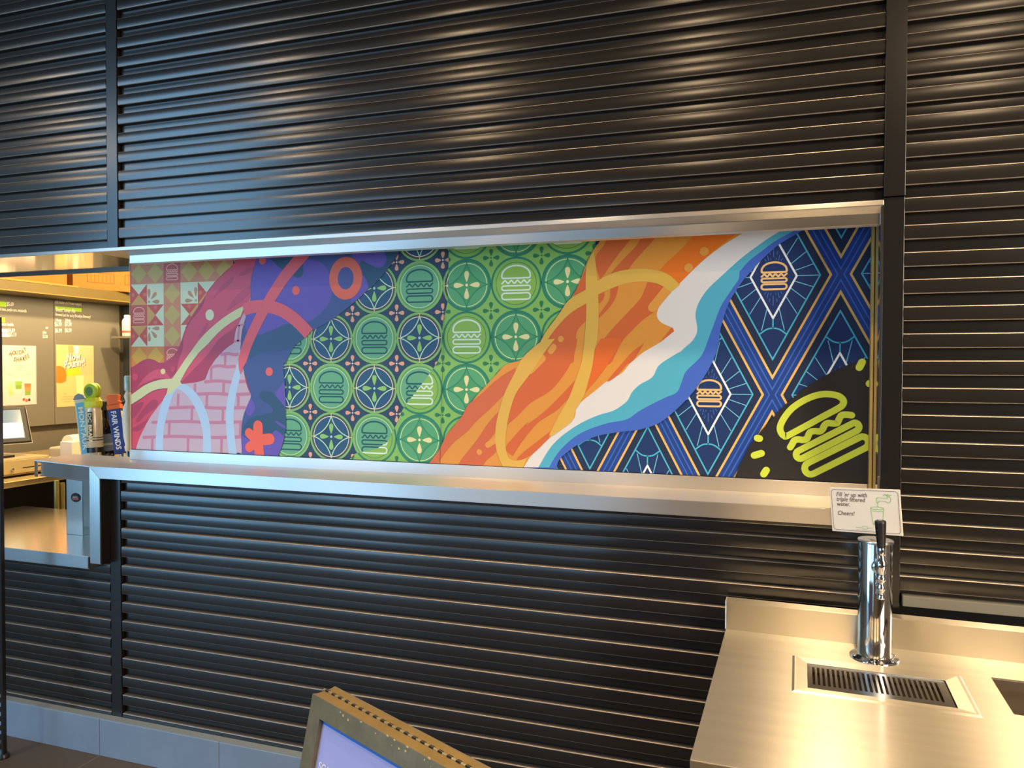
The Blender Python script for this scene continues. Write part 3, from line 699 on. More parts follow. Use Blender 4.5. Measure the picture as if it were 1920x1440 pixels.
# the tips of the sprinkles stay inside the black area
# ---- blue, teal and white wave
tb_w = Z(12, (670, 110))+sm(Z(12, (650, 130), (520, 210), (300, 370), (150, 500), (0, 640)))+sm(Z(10, (1680, 480), (1560, 600), (1485, 720), (1460, 820), (1476, 930), (1465, 1000), (1400, 1090), (1300, 1170)))+sm(Z(11, (1660, 0), (1600, 60), (1500, 120), (1400, 190), (1350, 280), (1250, 340), (1190, 400), (1150, 470), (1050, 540), (950, 570), (850, 610), (740, 670), (620, 760), (540, 850), (460, 985)))
bb = Z(12, (800, 110))+sm(Z(12, (790, 125), (600, 230), (480, 320), (350, 420), (250, 530)))+sm(Z(10, (1850, 500), (1780, 600), (1690, 740), (1620, 920), (1560, 1080)))+sm(Z(11, (1785, 0), (1735, 110), (1680, 170), (1610, 240), (1575, 330), (1540, 400), (1450, 440), (1330, 500), (1240, 550), (1150, 610), (1000, 640), (850, 690), (740, 750), (640, 840), (580, 920), (545, 985)))
bd = sm(Z(12, (890, 105), (860, 130), (810, 160), (700, 225), (630, 270), (490, 395), (400, 490), (300, 600), (230, 700), (165, 800), (110, 930), (60, 1100)))+sm(Z(11, (1870, 0), (1850, 90), (1790, 220), (1720, 330), (1640, 430), (1530, 540), (1400, 640), (1250, 690), (1100, 708), (920, 740), (780, 800), (680, 870), (620, 930), (600, 1000)))
wb = sm(Z(10, (1960, 40), (1890, 82), (1700, 200), (1520, 340), (1310, 540), (1240, 620), (1150, 720), (1115, 800), (1122, 850), (1160, 892), (1245, 932), (1258, 960), (1150, 1060), (1000, 1150), (900, 1225)))+sm(Z(11, (1280, 90), (1180, 170), (1110, 250), (1000, 310), (900, 390), (800, 470), (755, 520), (745, 590), (700, 640), (600, 710), (500, 800), (400, 900), (345, 985)))
PRN.poly(wb+bd[::-1], M_('#4468c6'))
PRN.poly(wb+bb[::-1], M_('#52aec8'))
PRN.poly(wb+tb_w[::-1], M_('#dedbd9'))

# ---- orange sweep
ob = sm(Z(10, (630, 110), (595, 165), (545, 235), (490, 335), (440, 470), (400, 570), (350, 660), (270, 780), (170, 930), (100, 1050), (0, 1150)))+sm(Z(9, (1340, 78), (1230, 110), (1150, 190), (1050, 300), (960, 400), (880, 520), (800, 620), (720, 720), (660, 840), (580, 960)))
PRN.poly(ob+wb[::-1], M_('#dd9436'))
OR = '#d2662c'
def O(n, *p, m=OR): PRN.poly(sm(Z(n, *p), n=3, closed=True), M_(m))
def Oc(n, *p, m=OR): PRN.poly(sm(Z(n, *p), n=4), M_(m))
Oc(10, (672, 100), (672, 100), (640, 190), (560, 310), (600, 500), (600, 500), (625, 480), (700, 370), (780, 260), (862, 160), (900, 100), (900, 100))
Oc(10, (980, 100), (980, 100), (935, 190), (820, 310), (720, 420), (700, 455), (700, 455), (860, 412), (860, 412), (910, 340), (1000, 240), (1085, 145), (1110, 100), (1110, 100))
Oc(10, (1460, 80), (1460, 80), (1390, 165), (1320, 240), (1200, 350), (1140, 418), (1140, 418), (1230, 460), (1315, 540), (1315, 540), (1560, 300), (1800, 110), (1840, 80), (1840, 80), m='#e5751a')
Oc(10, (1030, 525), (1030, 525), (1000, 600), (960, 680), (850, 800), (700, 960), (610, 1080), (590, 1150), (545, 1300), (545, 1300), (690, 1260), (740, 1180), (800, 1060), (900, 950), (1000, 855), (1100, 785), (1160, 710), (1240, 620), (1240, 620), (1190, 575), (1120, 538), (1120, 538))
Oc(10, (490, 700), (490, 700), (330, 815), (200, 950), (100, 1100), (0, 1260), (0, 1260), (330, 1260), (370, 1180), (382, 1080), (400, 960), (480, 870), (480, 870))
Oc(10, (475, 400), (475, 400), (440, 480), (345, 690), (345, 690), (500, 580), (500, 580))
Oc(10, (580, 630), (580, 630), (640, 610), (632, 680), (580, 730), (580, 730)); Oc(10, (770, 555), (770, 555), (745, 660), (690, 750), (590, 852), (580, 850), (580, 835), (650, 740), (692, 670), (695, 590), (695, 590))
Oc(10, (1140, 1070), (1140, 1070), (1200, 990), (1250, 930), (1250, 930), (1270, 965), (1270, 965))
Oc(10, (1000, 1070), (1000, 1070), (910, 1165), (850, 1260), (850, 1260), (900, 1230), (930, 1190), (930, 1190))
Oc(11, (620, -20), (620, -20), (480, 160), (330, 320), (270, 440), (230, 560), (215, 655), (215, 655), (300, 580), (400, 480), (560, 380), (680, 230), (740, 100), (765, -20), (765, -20))
Oc(11, (285, 205), (285, 205), (150, 290), (0, 425), (-90, 500), (-140, 600), (-140, 600), (0, 592), (100, 485), (190, 405), (230, 325), (230, 325), m='#cf6636')
PRN.poly(sm(Z(9, (880, 520), (800, 620), (720, 720), (660, 840), (560, 970)))+sm(Z(9, (640, 970), (720, 850), (800, 760), (900, 680), (980, 590), (1080, 500), (1180, 400), (1250, 330)))+Z(9, (1320, 150))+sm(Z(9, (1320, 150), (1220, 215), (1100, 300), (960, 420), (880, 520))), M_('#d06a3a'))
O(9, (1185, 500), (1165, 590), (1130, 700), (1060, 780), (1075, 815), (1150, 770), (1150, 850), (1060, 930), (1010, 990), (830, 990), (850, 920), (900, 860), (1000, 730), (1080, 610), m='#cf6637')
Oc(11, (765, 285), (765, 285), (640, 420), (500, 555), (330, 690), (205, 830), (260, 895), (260, 895), (320, 800), (450, 640), (600, 540), (700, 440), (700, 440))
Oc(11, (385, 625), (385, 625), (300, 712), (215, 815), (205, 860), (255, 780), (340, 700), (340, 700))
Oc(11, (560, 700), (560, 700), (450, 785), (330, 880), (290, 935), (380, 900), (450, 850), (540, 760), (540, 760))
Oc(11, (905, 60), (905, 60), (860, 220), (820, 395), (820, 405), (870, 350), (960, 240), (1060, 90), (1110, -20), (950, -20), (950, -20), m='#e06a1e')
Oc(11, (1285, 20), (1285, 20), (1200, 80), (1100, 190), (1000, 312), (1060, 280), (1120, 215), (1230, 90), (1230, 90))
LO = '#e29a40'
PRN.layer()
for n, a, b, w_ in ((10, (1538, 250), (1540, 249), .030), (10, (1398, 396), (1400, 395), .030), (10, (252, 1036), (253, 1035), .022), (10, (162, 1143), (186, 1108), .023), (10, (1075, 752), (1200, 600), .032),
                    (9, (1545, 55), (1440, 160), .026), (9, (1004, 856), (1006, 857), .021), (9, (1078, 795), (1160, 740), .022)):
    PRN.stroke(Z(n, a, b), w_, M_(LO))
GO = M_('#dcb04a')
PRN.poly(sm(Z(10, (545, 238), (515, 300), (480, 390), (475, 560), (480, 720), (475, 900), (460, 1080), (438, 1250)))+sm(Z(11, (755, 290), (700, 440), (620, 580), (545, 730)))+sm(Z(11, (560, 745), (700, 645), (740, 592), (750, 540), (810, 440), (835, 370), (880, 200), (897, 80)))+sm(Z(10, (577, 1060), (590, 900), (590, 700), (580, 500), (562, 330))), GO)
PRN.poly(sm(Z(10, (-20, 1235), (20, 1175), (100, 1000), (230, 820), (330, 680), (480, 590), (620, 490), (760, 430), (900, 408), (1050, 408), (1180, 440), (1260, 490), (1322, 548)))+sm(Z(10, (1240, 618), (1180, 570), (1100, 533), (1000, 520), (880, 530), (760, 560), (600, 630), (480, 715), (330, 810), (200, 950), (100, 1090), (60, 1160), (-20, 1300))), GO)
PRN.poly(sm(Z(11, (500, -10), (420, 50), (330, 140), (270, 260), (200, 400), (150, 560), (125, 700), (130, 830), (160, 930), (200, 1010)))+sm(Z(11, (330, 1010), (375, 908), (375, 908), (330, 925), (270, 930), (225, 900), (205, 820), (210, 700), (235, 560), (280, 420), (340, 330), (400, 250), (500, 100), (590, -20))), GO)

mural = MB(); mural.box((XM0, YM+.001, ZM0), (XM1, YM+.014, ZM1), mat('mural_panel_edge', '#221f1e', .6))
# hairline joint between the two printed boards
ja, jb = px(838, 468), px(826, 866); PRN.k += 1
PRN.stroke([(ja[0], ZM1), (jb[0]+.0, ZM0)], .0016, M_('#31473a'), caps=False)
PRN.layer(); PRN.stroke([(XM0, ZM0+.0009), (XM1, ZM0+.0009)], .0022, M_('#1c1b1b'), caps=False); PRN.layer(); PRN.stroke([(XM0+.001, ZM0), (XM0+.001, ZM1)], .003, M_('#c9b8a6'), caps=False)
o_ = len(mural.v)
mural.v += PRN.B.v
for f, mi, s_ in zip(PRN.B.f, PRN.B.mi, PRN.B.sm):
    mural.f.append(tuple(o_+k for k in f)); mural.mi.append(mural._m(PRN.B.mats[mi])); mural.sm.append(False)
mo = mural.build('mural_panel', fix=False)
tag(mo, 'long colourful mural of burger line icons, green tiles, orange waves and blue diamonds', 'mural')

# ------------------------------------------------------------------ steel water-station counter
CZ = .812
ctp = empty('steel_counter', (2.3994, -.0687, 0), math.radians(-1.3), label='scratched stainless steel counter with a low backsplash under the black slats at the right', cat='counter')
def grid_plate(B, xs, ys, holes, z0, z1, m):
    """plate with rectangular holes: cells of the xs/ys grid that fall inside a hole are left out"""
    xs = sorted(set(xs)); ys = sorted(set(ys)); idx = {}; vs = []; fs = []
    def V(i, j, z):
        k = (i, j, z)
        if k not in idx: idx[k] = len(vs); vs.append((xs[i], ys[j], z))
        return idx[k]
    full = lambda i, j: 0 <= i < len(xs)-1 and 0 <= j < len(ys)-1 and not any(a <= (xs[i]+xs[i+1])/2 <= c and b <= (ys[j]+ys[j+1])/2 <= d for a, b, c, d in holes)
    for i in range(len(xs)-1):
        for j in range(len(ys)-1):
            if not full(i, j): continue
            fs.append((V(i,j,z1), V(i+1,j,z1), V(i+1,j+1,z1), V(i,j+1,z1))); fs.append((V(i,j,z0), V(i,j+1,z0), V(i+1,j+1,z0), V(i+1,j,z0)))
            for di, dj, a, b in ((-1,0,(i,j),(i,j+1)), (1,0,(i+1,j),(i+1,j+1)), (0,-1,(i,j),(i+1,j)), (0,1,(i,j+1),(i+1,j+1))):
                if not full(i+di, j+dj): fs.append((V(*a,z0), V(*b,z0), V(*b,z1), V(*a,z1)))
    B.add(vs, fs, m)
# local frame of the counter: +x along the wall, -y towards the room
TRX = (.184, -.405, .584, -.158)     # tray hole x0,y0,x1,y1
BSN = (.655, -.36, 1.02, -.135)       # basin hole
B = MB(); grid_plate(B, [-.006, TRX[0], TRX[2], BSN[0], BSN[2], 1.55], [-.822, TRX[1], TRX[3], BSN[1], BSN[3], .0], [TRX, BSN], CZ-.004, CZ, DECK)
o = B.build('countertop', ctp, brush=(1, 0))
B = MB(); B.box((-.006, -.825, CZ-.055), (1.55, -.820, CZ-.001), DECK); B.box((-.0065, -.82, CZ-.055), (-.003, 0, CZ-.004), DECK); B.build('front_apron', ctp, bevel=.001, brush=(2, 0))
B = MB(); B.prism([(0, CZ-.004), (0, .8955), (.044, .8975), (.044, .893), (.004, .8905), (.004, CZ-.004)][::-1], -.006, 1.55, DECK, axis='X')
B.box((-.0085, -.001, CZ), (-.006, .0445, .898), DECK)
B.build('backsplash', ctp, bevel=.0012, brush=(2, 0))
B = MB()
for x in (.02, 1.5):
    for y in (-.78, -.04): B.tube([(x, y, 0), (x, y, CZ-.01)], .019, 12, STEEL)
B.box((.0, -.8, .2), (1.5, -.03, .22), STEEL); B.build('undershelf_frame', ctp)
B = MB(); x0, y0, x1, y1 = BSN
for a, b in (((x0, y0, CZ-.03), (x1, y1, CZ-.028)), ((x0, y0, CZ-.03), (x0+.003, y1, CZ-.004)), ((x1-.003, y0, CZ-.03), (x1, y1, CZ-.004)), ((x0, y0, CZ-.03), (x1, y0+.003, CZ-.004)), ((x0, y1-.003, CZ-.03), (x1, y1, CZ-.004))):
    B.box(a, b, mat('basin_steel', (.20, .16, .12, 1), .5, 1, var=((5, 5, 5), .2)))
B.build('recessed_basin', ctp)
# little screws of the basin
# ---- drip tray
dtr = empty('drip_tray', (2.3994, -.0687, CZ), math.radians(-1.3), label='rectangular stainless drip tray with a slotted grate, recessed in front of the tap tower', cat='drip tray')
B = MB(); x0, y0, x1, y1 = TRX; gx0, gy0, gx1, gy1 = x0+.035, y0+.042, x1-.040, y1-.036
z = .0035
rim = [(x0-.002, y0-.002, 0), (x1+.002, y0-.002, 0), (x1+.002, y1+.002, 0), (x0-.002, y1+.002, 0)]
r2 = [(x0+.004, y0+.004, z), (x1-.004, y0+.004, z), (x1-.004, y1-.004, z), (x0+.004, y1-.004, z)]
r3 = [(x0+.010, y0+.010, z), (x1-.010, y0+.010, z), (x1-.010, y1-.010, z), (x0+.010, y1-.010, z)]
r4 = [(gx0, gy0, -.002), (gx1, gy0, -.002), (gx1, gy1, -.002), (gx0, gy1, -.002)]
r5 = [(gx0, gy0, -.028), (gx1, gy0, -.028), (gx1, gy1, -.028), (gx0, gy1, -.028)]
vs = rim+r2+r3+r4+r5; fs = []
for k in range(4):
    for q in range(4): fs.append((k*4+q, k*4+(q+1) % 4, (k+1)*4+(q+1) % 4, (k+1)*4+q))
fs.append((16, 17, 18, 19)); B.add(vs, fs, None)
B.mats = [DECK]; B.build('tray_rim', dtr, brush=(1, 0))
B = MB(); n = 25; sx0, sx1 = gx0+.012, gx1-.016; pitch = (sx1-sx0)/n; sy0, sy1 = gy0+.032, gy1-.018
xs = [gx0+.001, gx1-.003]; holes = []
for k in range(n): a = sx0+k*pitch; xs += [a, a+pitch*.52]; holes.append((a, sy0, a+pitch*.52, sy1))
grid_plate(B, xs, [gy0+.001, sy0, sy1, gy1-.001], holes, -.0075, -.0045, STEEL); B.build('grate', dtr)
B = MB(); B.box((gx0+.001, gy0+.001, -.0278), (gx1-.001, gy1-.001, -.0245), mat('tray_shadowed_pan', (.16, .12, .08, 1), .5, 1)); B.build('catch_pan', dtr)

# ---- tap tower
tz = atZ(1639, 1233, CZ); tx, ty = tz.x, tz.y
tow = empty('tap_tower', (tx, ty, CZ), label='tall round chrome water tap tower with a black lever, standing on the steel counter', cat='tap')
MIR = mat('mirror_steel', (.74, .73, .71, 1), .07, 1, bump=((2, 2, 6), .05))
B = MB(); B.lathe([(.0425, .004), (.0425, .314), (.0418, .316)], n=64, m=MIR); B.build('column', tow)
B = MB(); B.lathe([(.0620, 0), (.0620, .003), (.0600, .0055), (.0500, .006), (.0480, .009), (.0428, .010)], n=64, m=CHROME)
for k in range(6):
    a = k*math.pi/3+.3; B.lathe([(.0035, .0058), (.0035, .0075), (.002, .0085)], (.0545*math.cos(a), .0545*math.sin(a), 0), 10, CHROME)
B.build('base_flange', tow)
B = MB(); B.lathe([(.0445, .3145), (.0450, .318), (.0440, .3215), (.030, .3225), (.029, .3205), (.018, .3205), (.017, .3225), (.002, .323)], n=64, m=STEEL); B.build('top_cap', tow)
# faucet faces the room, a little to the right
ang = math.radians(4); TF = Matrix.Rotation(ang, 4, 'Z')
B = MB(); B.lathe([(.017, -.041), (.0185, -.043), (.0185, -.050), (.014, -.052), (.0105, -.054), (.0105, -.066), (.0145, -.068), (.0145, -.074), (.011, -.078)], (0, 0, .258), 24, CHROME, T=TF, axis='Y')
fa = B.build('faucet', tow)
B = MB(); B.lathe([(.006, .300), (.0095, .294), (.0105, .286), (.0145, .280), (.0155, .270), (.0145, .260), (.0110, .250), (.0100, .242), (.0125, .238), (.0125, .232), (.009, .228), (.0085, .218), (.0105, .214), (.0105, .206), (.0085, .203), (.008, .188), (.0092, .186), (.0092, .182), (.0065, .181)], (0, -.076, 0), 24, CHROME, T=TF)
B.build('spout', fa)
B = MB(); B.lathe([(.0075, .294), (.009, .300), (.0095, .318), (.0085, .320)], (0, -.0755, 0), 20, CHROME, T=TF)
hd = B.build('tap_lever', tow)
a = Vector((0, -.076, .316)); b = Vector((-.004, -.080, .387)); B = MB()
Lv = (b-a); q = Lv.to_track_quat('Z', 'Y').to_matrix().to_4x4()
B.lathe([(.0095, 0), (.0102, .004), (.0138, Lv.length-.006), (.0138, Lv.length-.002), (.012, Lv.length)], n=28, m=mat('black_lever_plastic', '#151414', .38), T=TF @ Matrix.Translation(a) @ q)
B.lathe([(.0055, Lv.length+.0002), (.004, Lv.length+.0015)], n=14, m=CHROME, T=TF @ Matrix.Translation(a) @ q)
B.build('lever_grip', hd)

# ---- the card about water
a = atY(1561.4, 914.3, -.057); b = atY(1695, 918.8, -.148); c_ = atY(1561.4, 995.5, -.057)
xa = Vector((b.x-a.x, b.y-a.y, 0)); Wd = xa.length; xa.normalize(); Hh = a.z-c_.z
up = Vector((0, 0, 1)); nrm = xa.cross(up); tilt = Vector(((b.x-a.x), (b.y-a.y), (b.z-a.z))).normalized()
up2 = nrm.cross(tilt)*-1; up2 = up2 if up2.z > 0 else -up2
TS_ = TR(Vector((a.x, a.y, a.z-Hh)), tilt, up2, tilt.cross(up2))   # local z faces the room
sg = empty('water_sign', (a.x, a.y, a.z-Hh), label="cream card reading Fill 'er up with triple filtered water, behind the black tap lever", cat='sign')
def attach(o, par):
    o.parent = par; o.matrix_parent_inverse = Matrix.Translation(-Vector(par.location)) if par.rotation_euler.z == 0 else par.matrix_basis.inverted(); return o
PAP = mat('sign_card', '#e6dccb', .5)
B = MB(); B.box((0, 0, -.003), (Wd, Hh, 0), PAP, TS_); attach(B.build('card', bevel=.0008), sg)
def flat(B, pts, w, m, T, zz=.0006, closed=False):
    """thin raised stroke in the plane of T"""
    N = len(pts); L = []; R_ = []
    for i in range(N):
        p = pts[i-1] if (closed or i) else None; c = pts[i]; q = pts[(i+1) % N] if (closed or i < N-1) else None
        def nn(p, q):
            dx, dy = q[0]-p[0], q[1]-p[1]; l = math.hypot(dx, dy) or 1e-9; return (-dy/l, dx/l)
        n1 = nn(p, c) if p else nn(c, q); n2 = nn(c, q) if q else n1
        mx, my = n1[0]+n2[0], n1[1]+n2[1]; l = math.hypot(mx, my) or 1e-9; mx /= l; my /= l
        k = w/2*min(2, 1/max(.4, mx*n1[0]+my*n1[1])); L.append(T @ Vector((c[0]+mx*k, c[1]+my*k, zz))); R_.append(T @ Vector((c[0]-mx*k, c[1]-my*k, zz)))
    B.add(L+R_, [(i, N+i, N+(i+1) % N, (i+1) % N) for i in range(N if closed else N-1)], m)
BRN = mat('brown_ink', '#5a4238', .6); GRN = mat('green_ink', '#86c653', .6)
B = MB(); e = .0055; r = .008; pts = []
for cx, cy, a0 in ((Wd-e-r, e+r, -90), (Wd-e-r, Hh-e-r, 0), (e+r, Hh-e-r, 90), (e+r, e+r, 180)):
    for k in range(6): q = math.radians(a0+90*k/5); pts.append((cx+r*math.cos(q), cy+r*math.sin(q)))
flat(B, pts, .0011, BRN, TS_, closed=True); attach(B.build('printed_border', fix=False), sg)
# coordinates on the card as fractions measured from the photograph
def cf(u, v): return (u*Wd, v*Hh)
for txt, v in (("Fill 'er up with", .855), ("triple filtered", .745), ("water.", .635), ("Cheers!", .43)):
    o = text_mesh(txt, .0172, TS_ @ Matrix.Translation((Wd*.095, Hh*v-.006, .0006)), BRN, 'sign_lettering', shear=.25, bold=.0001, width=.88); attach(o, sg)
B = MB(); G = lambda pts, cl=False, w_=.0013: flat(B, [cf(*p) for p in pts], w_, GRN, TS_, closed=cl)
G([(.585, .575), (.605, .215), (.735, .205), (.765, .56)])
el = [(.675+.09*math.cos(k*math.pi/8), .575+.03*math.sin(k*math.pi/8)) for k in range(16)]; G(el, True)
G([(.60, .515), (.63, .50), (.655, .515), (.69, .495), (.72, .51), (.755, .505)]); G([(.61, .235), (.67, .225), (.73, .228)])
G([(.675, .70), (.675, .785), (.69, .81), (.82, .80), (.84, .835), (.86, .845), (.873, .80), (.865, .735), (.84, .70), (.82, .71), (.80, .735), (.70, .735), (.70, .70), (.675, .70)])
G([(.765, .86), (.79, .875), (.86, .87), (.885, .88)]); G([(.79, .895), (.815, .87), (.85, .895)]); G([(.825, .83), (.825, .87)]); G([(.688, .69), (.688, .60)])
attach(B.build('tap_and_glass_drawing', fix=False), sg)
B = MB()
flat(B, [cf(.35, .125), cf(.44, .125)], .0012, mat('grey_ink', '#a9a694', .6), TS_); flat(B, [cf(.53, .13), cf(.60, .13)], .0012, MATS['grey_ink'], TS_)
flat(B, [cf(.455, .10), cf(.455, .16), cf(.52, .16), cf(.52, .10)], .0009, GRN, TS_, closed=True); flat(B, [cf(.36, .075), cf(.60, .075)], .0008, MATS['grey_ink'], TS_)
attach(B.build('small_print_mark', fix=False), sg)

# ---- A-frame sign in the foreground
P1 = Vector((0, 0, 0))
ZT = 1.0
p0 = atZ(586, 1300.5, ZT)
az = math.radians(64.6); ex = Vector((math.sin(az), -math.cos(az), 0))        # runs right, towards the viewer
ez = Vector((-.43, -.90, 0)).normalized(); ez = ex.cross(Vector((0, 0, 1))).normalized(); ez = ez if ez.y < 0 else -ez   # out of the visible face
sp = .215; dn = (Vector((0, 0, -1))+ez*sp).normalized(); fn = ex.cross(-dn).normalized(); fn = fn if fn.dot(ez) > 0 else -fn
af = empty('a_frame_sign', (p0.x, p0.y, 0), label='worn brassy A-frame stand with a purple poster in the foreground', cat='sign stand')
FRM = mat('worn_bronze_frame', '#8a7a5c', .42, .55, bump=((60, 60, 60), .25), var=((25, 25, 25), .35)); FRT = mat('worn_bronze_top', '#7f6a3f', .5, .3, bump=((60, 60, 60), .2), var=((18, 18, 18), .3))
WA, HA = .64, 1.02
def leaf(name, T, front):
    e = None
    B = MB(); t_ = .026; fw = .034
    def bar(u0, v0, u1, v1, d0, d1, m=FRM): B.box((u0, v0, d0), (u1, v1, d1), m, T)
    bar(0, 0, WA, -.034+.0, -t_, 0) if 0 else None
    bar(0, -fw, WA, 0, -t_, 0); bar(0, -HA, WA, -HA+fw, -t_, 0); bar(0, -HA+fw, fw, -fw, -t_, 0); bar(WA-fw, -HA+fw, WA, -fw, -t_, 0)
    if front:
        CH = mat('worn_chip', '#c9b27e', .5); random.seed(3)
        for k in range(16):
            u = random.uniform(0, WA*.6); v = random.uniform(-.012, -.001); s_ = random.uniform(.0008, .0022)
            bar(u, v, u+s_*random.uniform(1, 3), v+s_*1.6, .0, .0007, CH)
    o = B.build(name, bevel=.0025 if not front else .0012); attach(o, af)
    return o
TFr = TR(p0, ex, -dn, fn)
fo = leaf('front_frame', TFr, True)
B = MB(); B.box((.001, -.001, -.0262), (WA-.001, .0006, .0002), FRT, TFr) if 0 else None
pb = p0-ez*.0215; dnb = (Vector((0, 0, -1))-ez*sp).normalized(); fnb = ex.cross(-dnb).normalized(); fnb = fnb if fnb.dot(ez) < 0 else -fnb
TBk = TR(pb-ez*.026+Vector((0, 0, .001)), ex, -dnb, fnb)
leaf('back_frame', TBk, False)
B = MB(); B.box((.003, -.004, .0), (WA-.003, .0, .002), FRT) if 0 else None
TH = TR(p0, ex, Vector((0, 0, 1)), ez)
B = MB(); B.box((.004, -.008, -.0475), (WA-.004, .0, -.002), FRT, TH)
attach(B.build('top_cover', bevel=.001), af)
B = MB(); n = 30
B.tube([TH @ Vector((.0, .0005, -.024)), TH @ Vector((WA, .0005, -.024))], .0022, 8, mat('hinge_pin', '#c9b98e', .3, .8)); 
for k in range(n):
    u = .012+(WA-.024)*k/(n-1); B.box((u-.005, -.001, -.0265), (u+.005, .0026, -.0215), mat('hinge_slot_dark', '#15110c', .6), TH)
attach(B.build('hinge', fix=True), af)
B = MB(); B.box((.033, -HA+.033, -.012), (WA-.033, -.033, -.0095), mat('poster_purple', '#b0b4ee', .35, var=((3, 3, 3), .08)), TFr)
po_ = attach(B.build('poster'), af)
B = MB(); B.box((.034, -.0425, -.0093), (WA-.034, -.0335, -.0088), mat('poster_blue_edge', '#3f86dc', .35), TFr); B.build('poster_blue_band', po_)
def on_plane(x, y, T):
    v = T.inverted().to_3x3() @ ray(x, y); c = T.inverted() @ CAM; t = -c.z/v.z; return c+v*t
sc_ = on_plane(597.5, 1437, TFr @ Matrix.Translation((0, 0, -.009)))
tx_ = text_mesh('SCAN TO', .019, TFr @ Matrix.Translation((sc_.x, sc_.y-.004, -.0085)), mat('poster_white', '#f4f2fb', .5), 'poster_lettering', bold=.0004)
tx_.parent = po_


# ---- perforated rack upright at the far left
ft = atZ(6, 1423, 0)
rk = empty('rack_upright', (ft.x, ft.y, 0), label='black perforated shelving upright standing on the floor at the left edge', cat='rack')
rx1 = atY(12.2, 1340, ft.y+.012).x; rw = .036
B = MB(); zs = [0, 1.79]; holes = []; z = .06
while z < 1.75: zs += [z, z+.018]; holes.append((rx1-.022, z, rx1-.012, z+.018)); z += .038
Bg = MB(); grid_plate(Bg, [rx1-rw, rx1-.022, rx1-.012, rx1], zs, holes, 0, .003, POST)
Bg.v = [(x, ft.y-zz, y) for x, y, zz in Bg.v]
attach(Bg.build('slotted_angle'), rk)
B = MB(); B.box((rx1-.0035, ft.y, 0), (rx1, ft.y+.012, 1.79), POST); attach(B.build('angle_flange'), rk)
B = MB(); B.lathe([(.024, 0), (.024, .012), (.016, .02), (.012, .04)], (rx1-.016, ft.y+.008, 0), 18, BLACKP); attach(B.build('levelling_foot'), rk)

# ------------------------------------------------------------------ kitchen seen through the opening
def th(B, name, label, cat, group=None, **k):
    o = B.build(name, **k); return tag(o, label, cat, group)
MX = -2.74
# menu boards on the side wall
def menu(name, y0, y1, label):
    B = MB(); B.box((-2.78, y0+.002, 1.143), (MX, y1-.002, 2.128), BOARDM); return th(B, name, label, 'menu board', 'menu boards on the kitchen wall', bevel=.002)
mb1 = menu('menu_board', 1.0, 2.037, 'grey menu board with prices and the pink milkshake poster')
mb2 = menu('menu_board', 2.037, 2.665, 'grey menu board right of the pink poster, with beer prices and the orange poster')
def wallT(x, y, e=0):
    """local frame on the side wall at the spot seen at pixel x,y: x runs right, y up, z out of the wall"""
    p = atX(x, y, MX+e); return TR(p, Vector((0, 1, 0)), Vector((0, 0, 1)), Vector((1, 0, 0)))
def wtext(t, x, y, h, par, m=TXTW, w_=.8, e=.0006, **k):
    o = text_mesh(t, h*.0052, wallT(x, y, e), m, 'menu_lettering', width=w_, bold=.0006, **k); o.parent = par; return o
def wpanel(x0, y0, x1, y1, m, par, name, e=.001):
    a = atX(x0, y0, MX); b = atX(x1, y1, MX); B = MB(); B.box((MX-.0004, a.y, b.z), (MX+e, b.y, a.z), m); o = B.build(name, par); return o
wtext('chill shakes and frozen custard', 103, 568.5, 6, mb2, w_=.62)
wpanel(103.5, 574, 153, 585, LIMEP, mb2, 'lime_label', .0004); wtext('ShackMeister Ale', 104.5, 583.5, 8, mb2, e=.0012, w_=.6)
wtext('Brewed just for us by Brooklyn Brewery!', 104, 592, 6.2, mb2, w_=.60)
wtext('16oz', 104, 602.5, 6.2, mb2); wtext('24oz', 122, 602.5, 6.2, mb2); wtext('$6.99', 102.5, 611, 8.5, mb2, w_=.62); wtext('$7.99', 121.5, 611, 8.5, mb2, w_=.62)
wtext('$6.99', 103, 623, 8.5, mb2, w_=.62); wtext('$6.99', 121.5, 622.5, 8.5, mb2, w_=.62)
wpanel(-12, 564, 12, 575.5, LIMEP, mb1, 'lime_label', .0004); wtext('$5.69', 12.5, 573, 7.5, mb1, w_=.62); wtext('black bean, purple corn, mozzarella', -6, 581.5, 6.2, mb1, w_=.5)
wpanel(-12, 594, 9.5, 605, LIMEP, mb1, 'lime_label', .0004); wtext('select double', 1, 610, 6.2, mb1, w_=.58)
wpanel(-12, 615.5, 14.5, 623.5, mat('price_chip', '#efe9d6', .6), mb1, 'price_chip', .0004); wpanel(-12, 623.5, 17, 632, MATS['price_chip'], mb1, 'price_chip', .0004)
wtext('$4.89', 15, 622.5, 7.5, mb1, w_=.62); wtext('$5.19', 17.5, 630.5, 7.5, mb1, w_=.62); wtext('or', 85.5, 616.5, 6, mb1); wtext('plus', 80, 625.5, 6.5, mb1, w_=.6); wtext('$3.50', 80, 633.5, 6.5, mb1, w_=.55)
B = MB(); a = atX(102, 553, -2.72); b = atX(153, 560, -2.72)
B.box((-2.778, 1.0, 2.130), (-2.725, 2.66, 2.146), mat('steel_rail_pale', '#b9a98a', .4)); th(B, 'sign_rail', 'thin pale rail running along the top of the menu boards', 'rail')
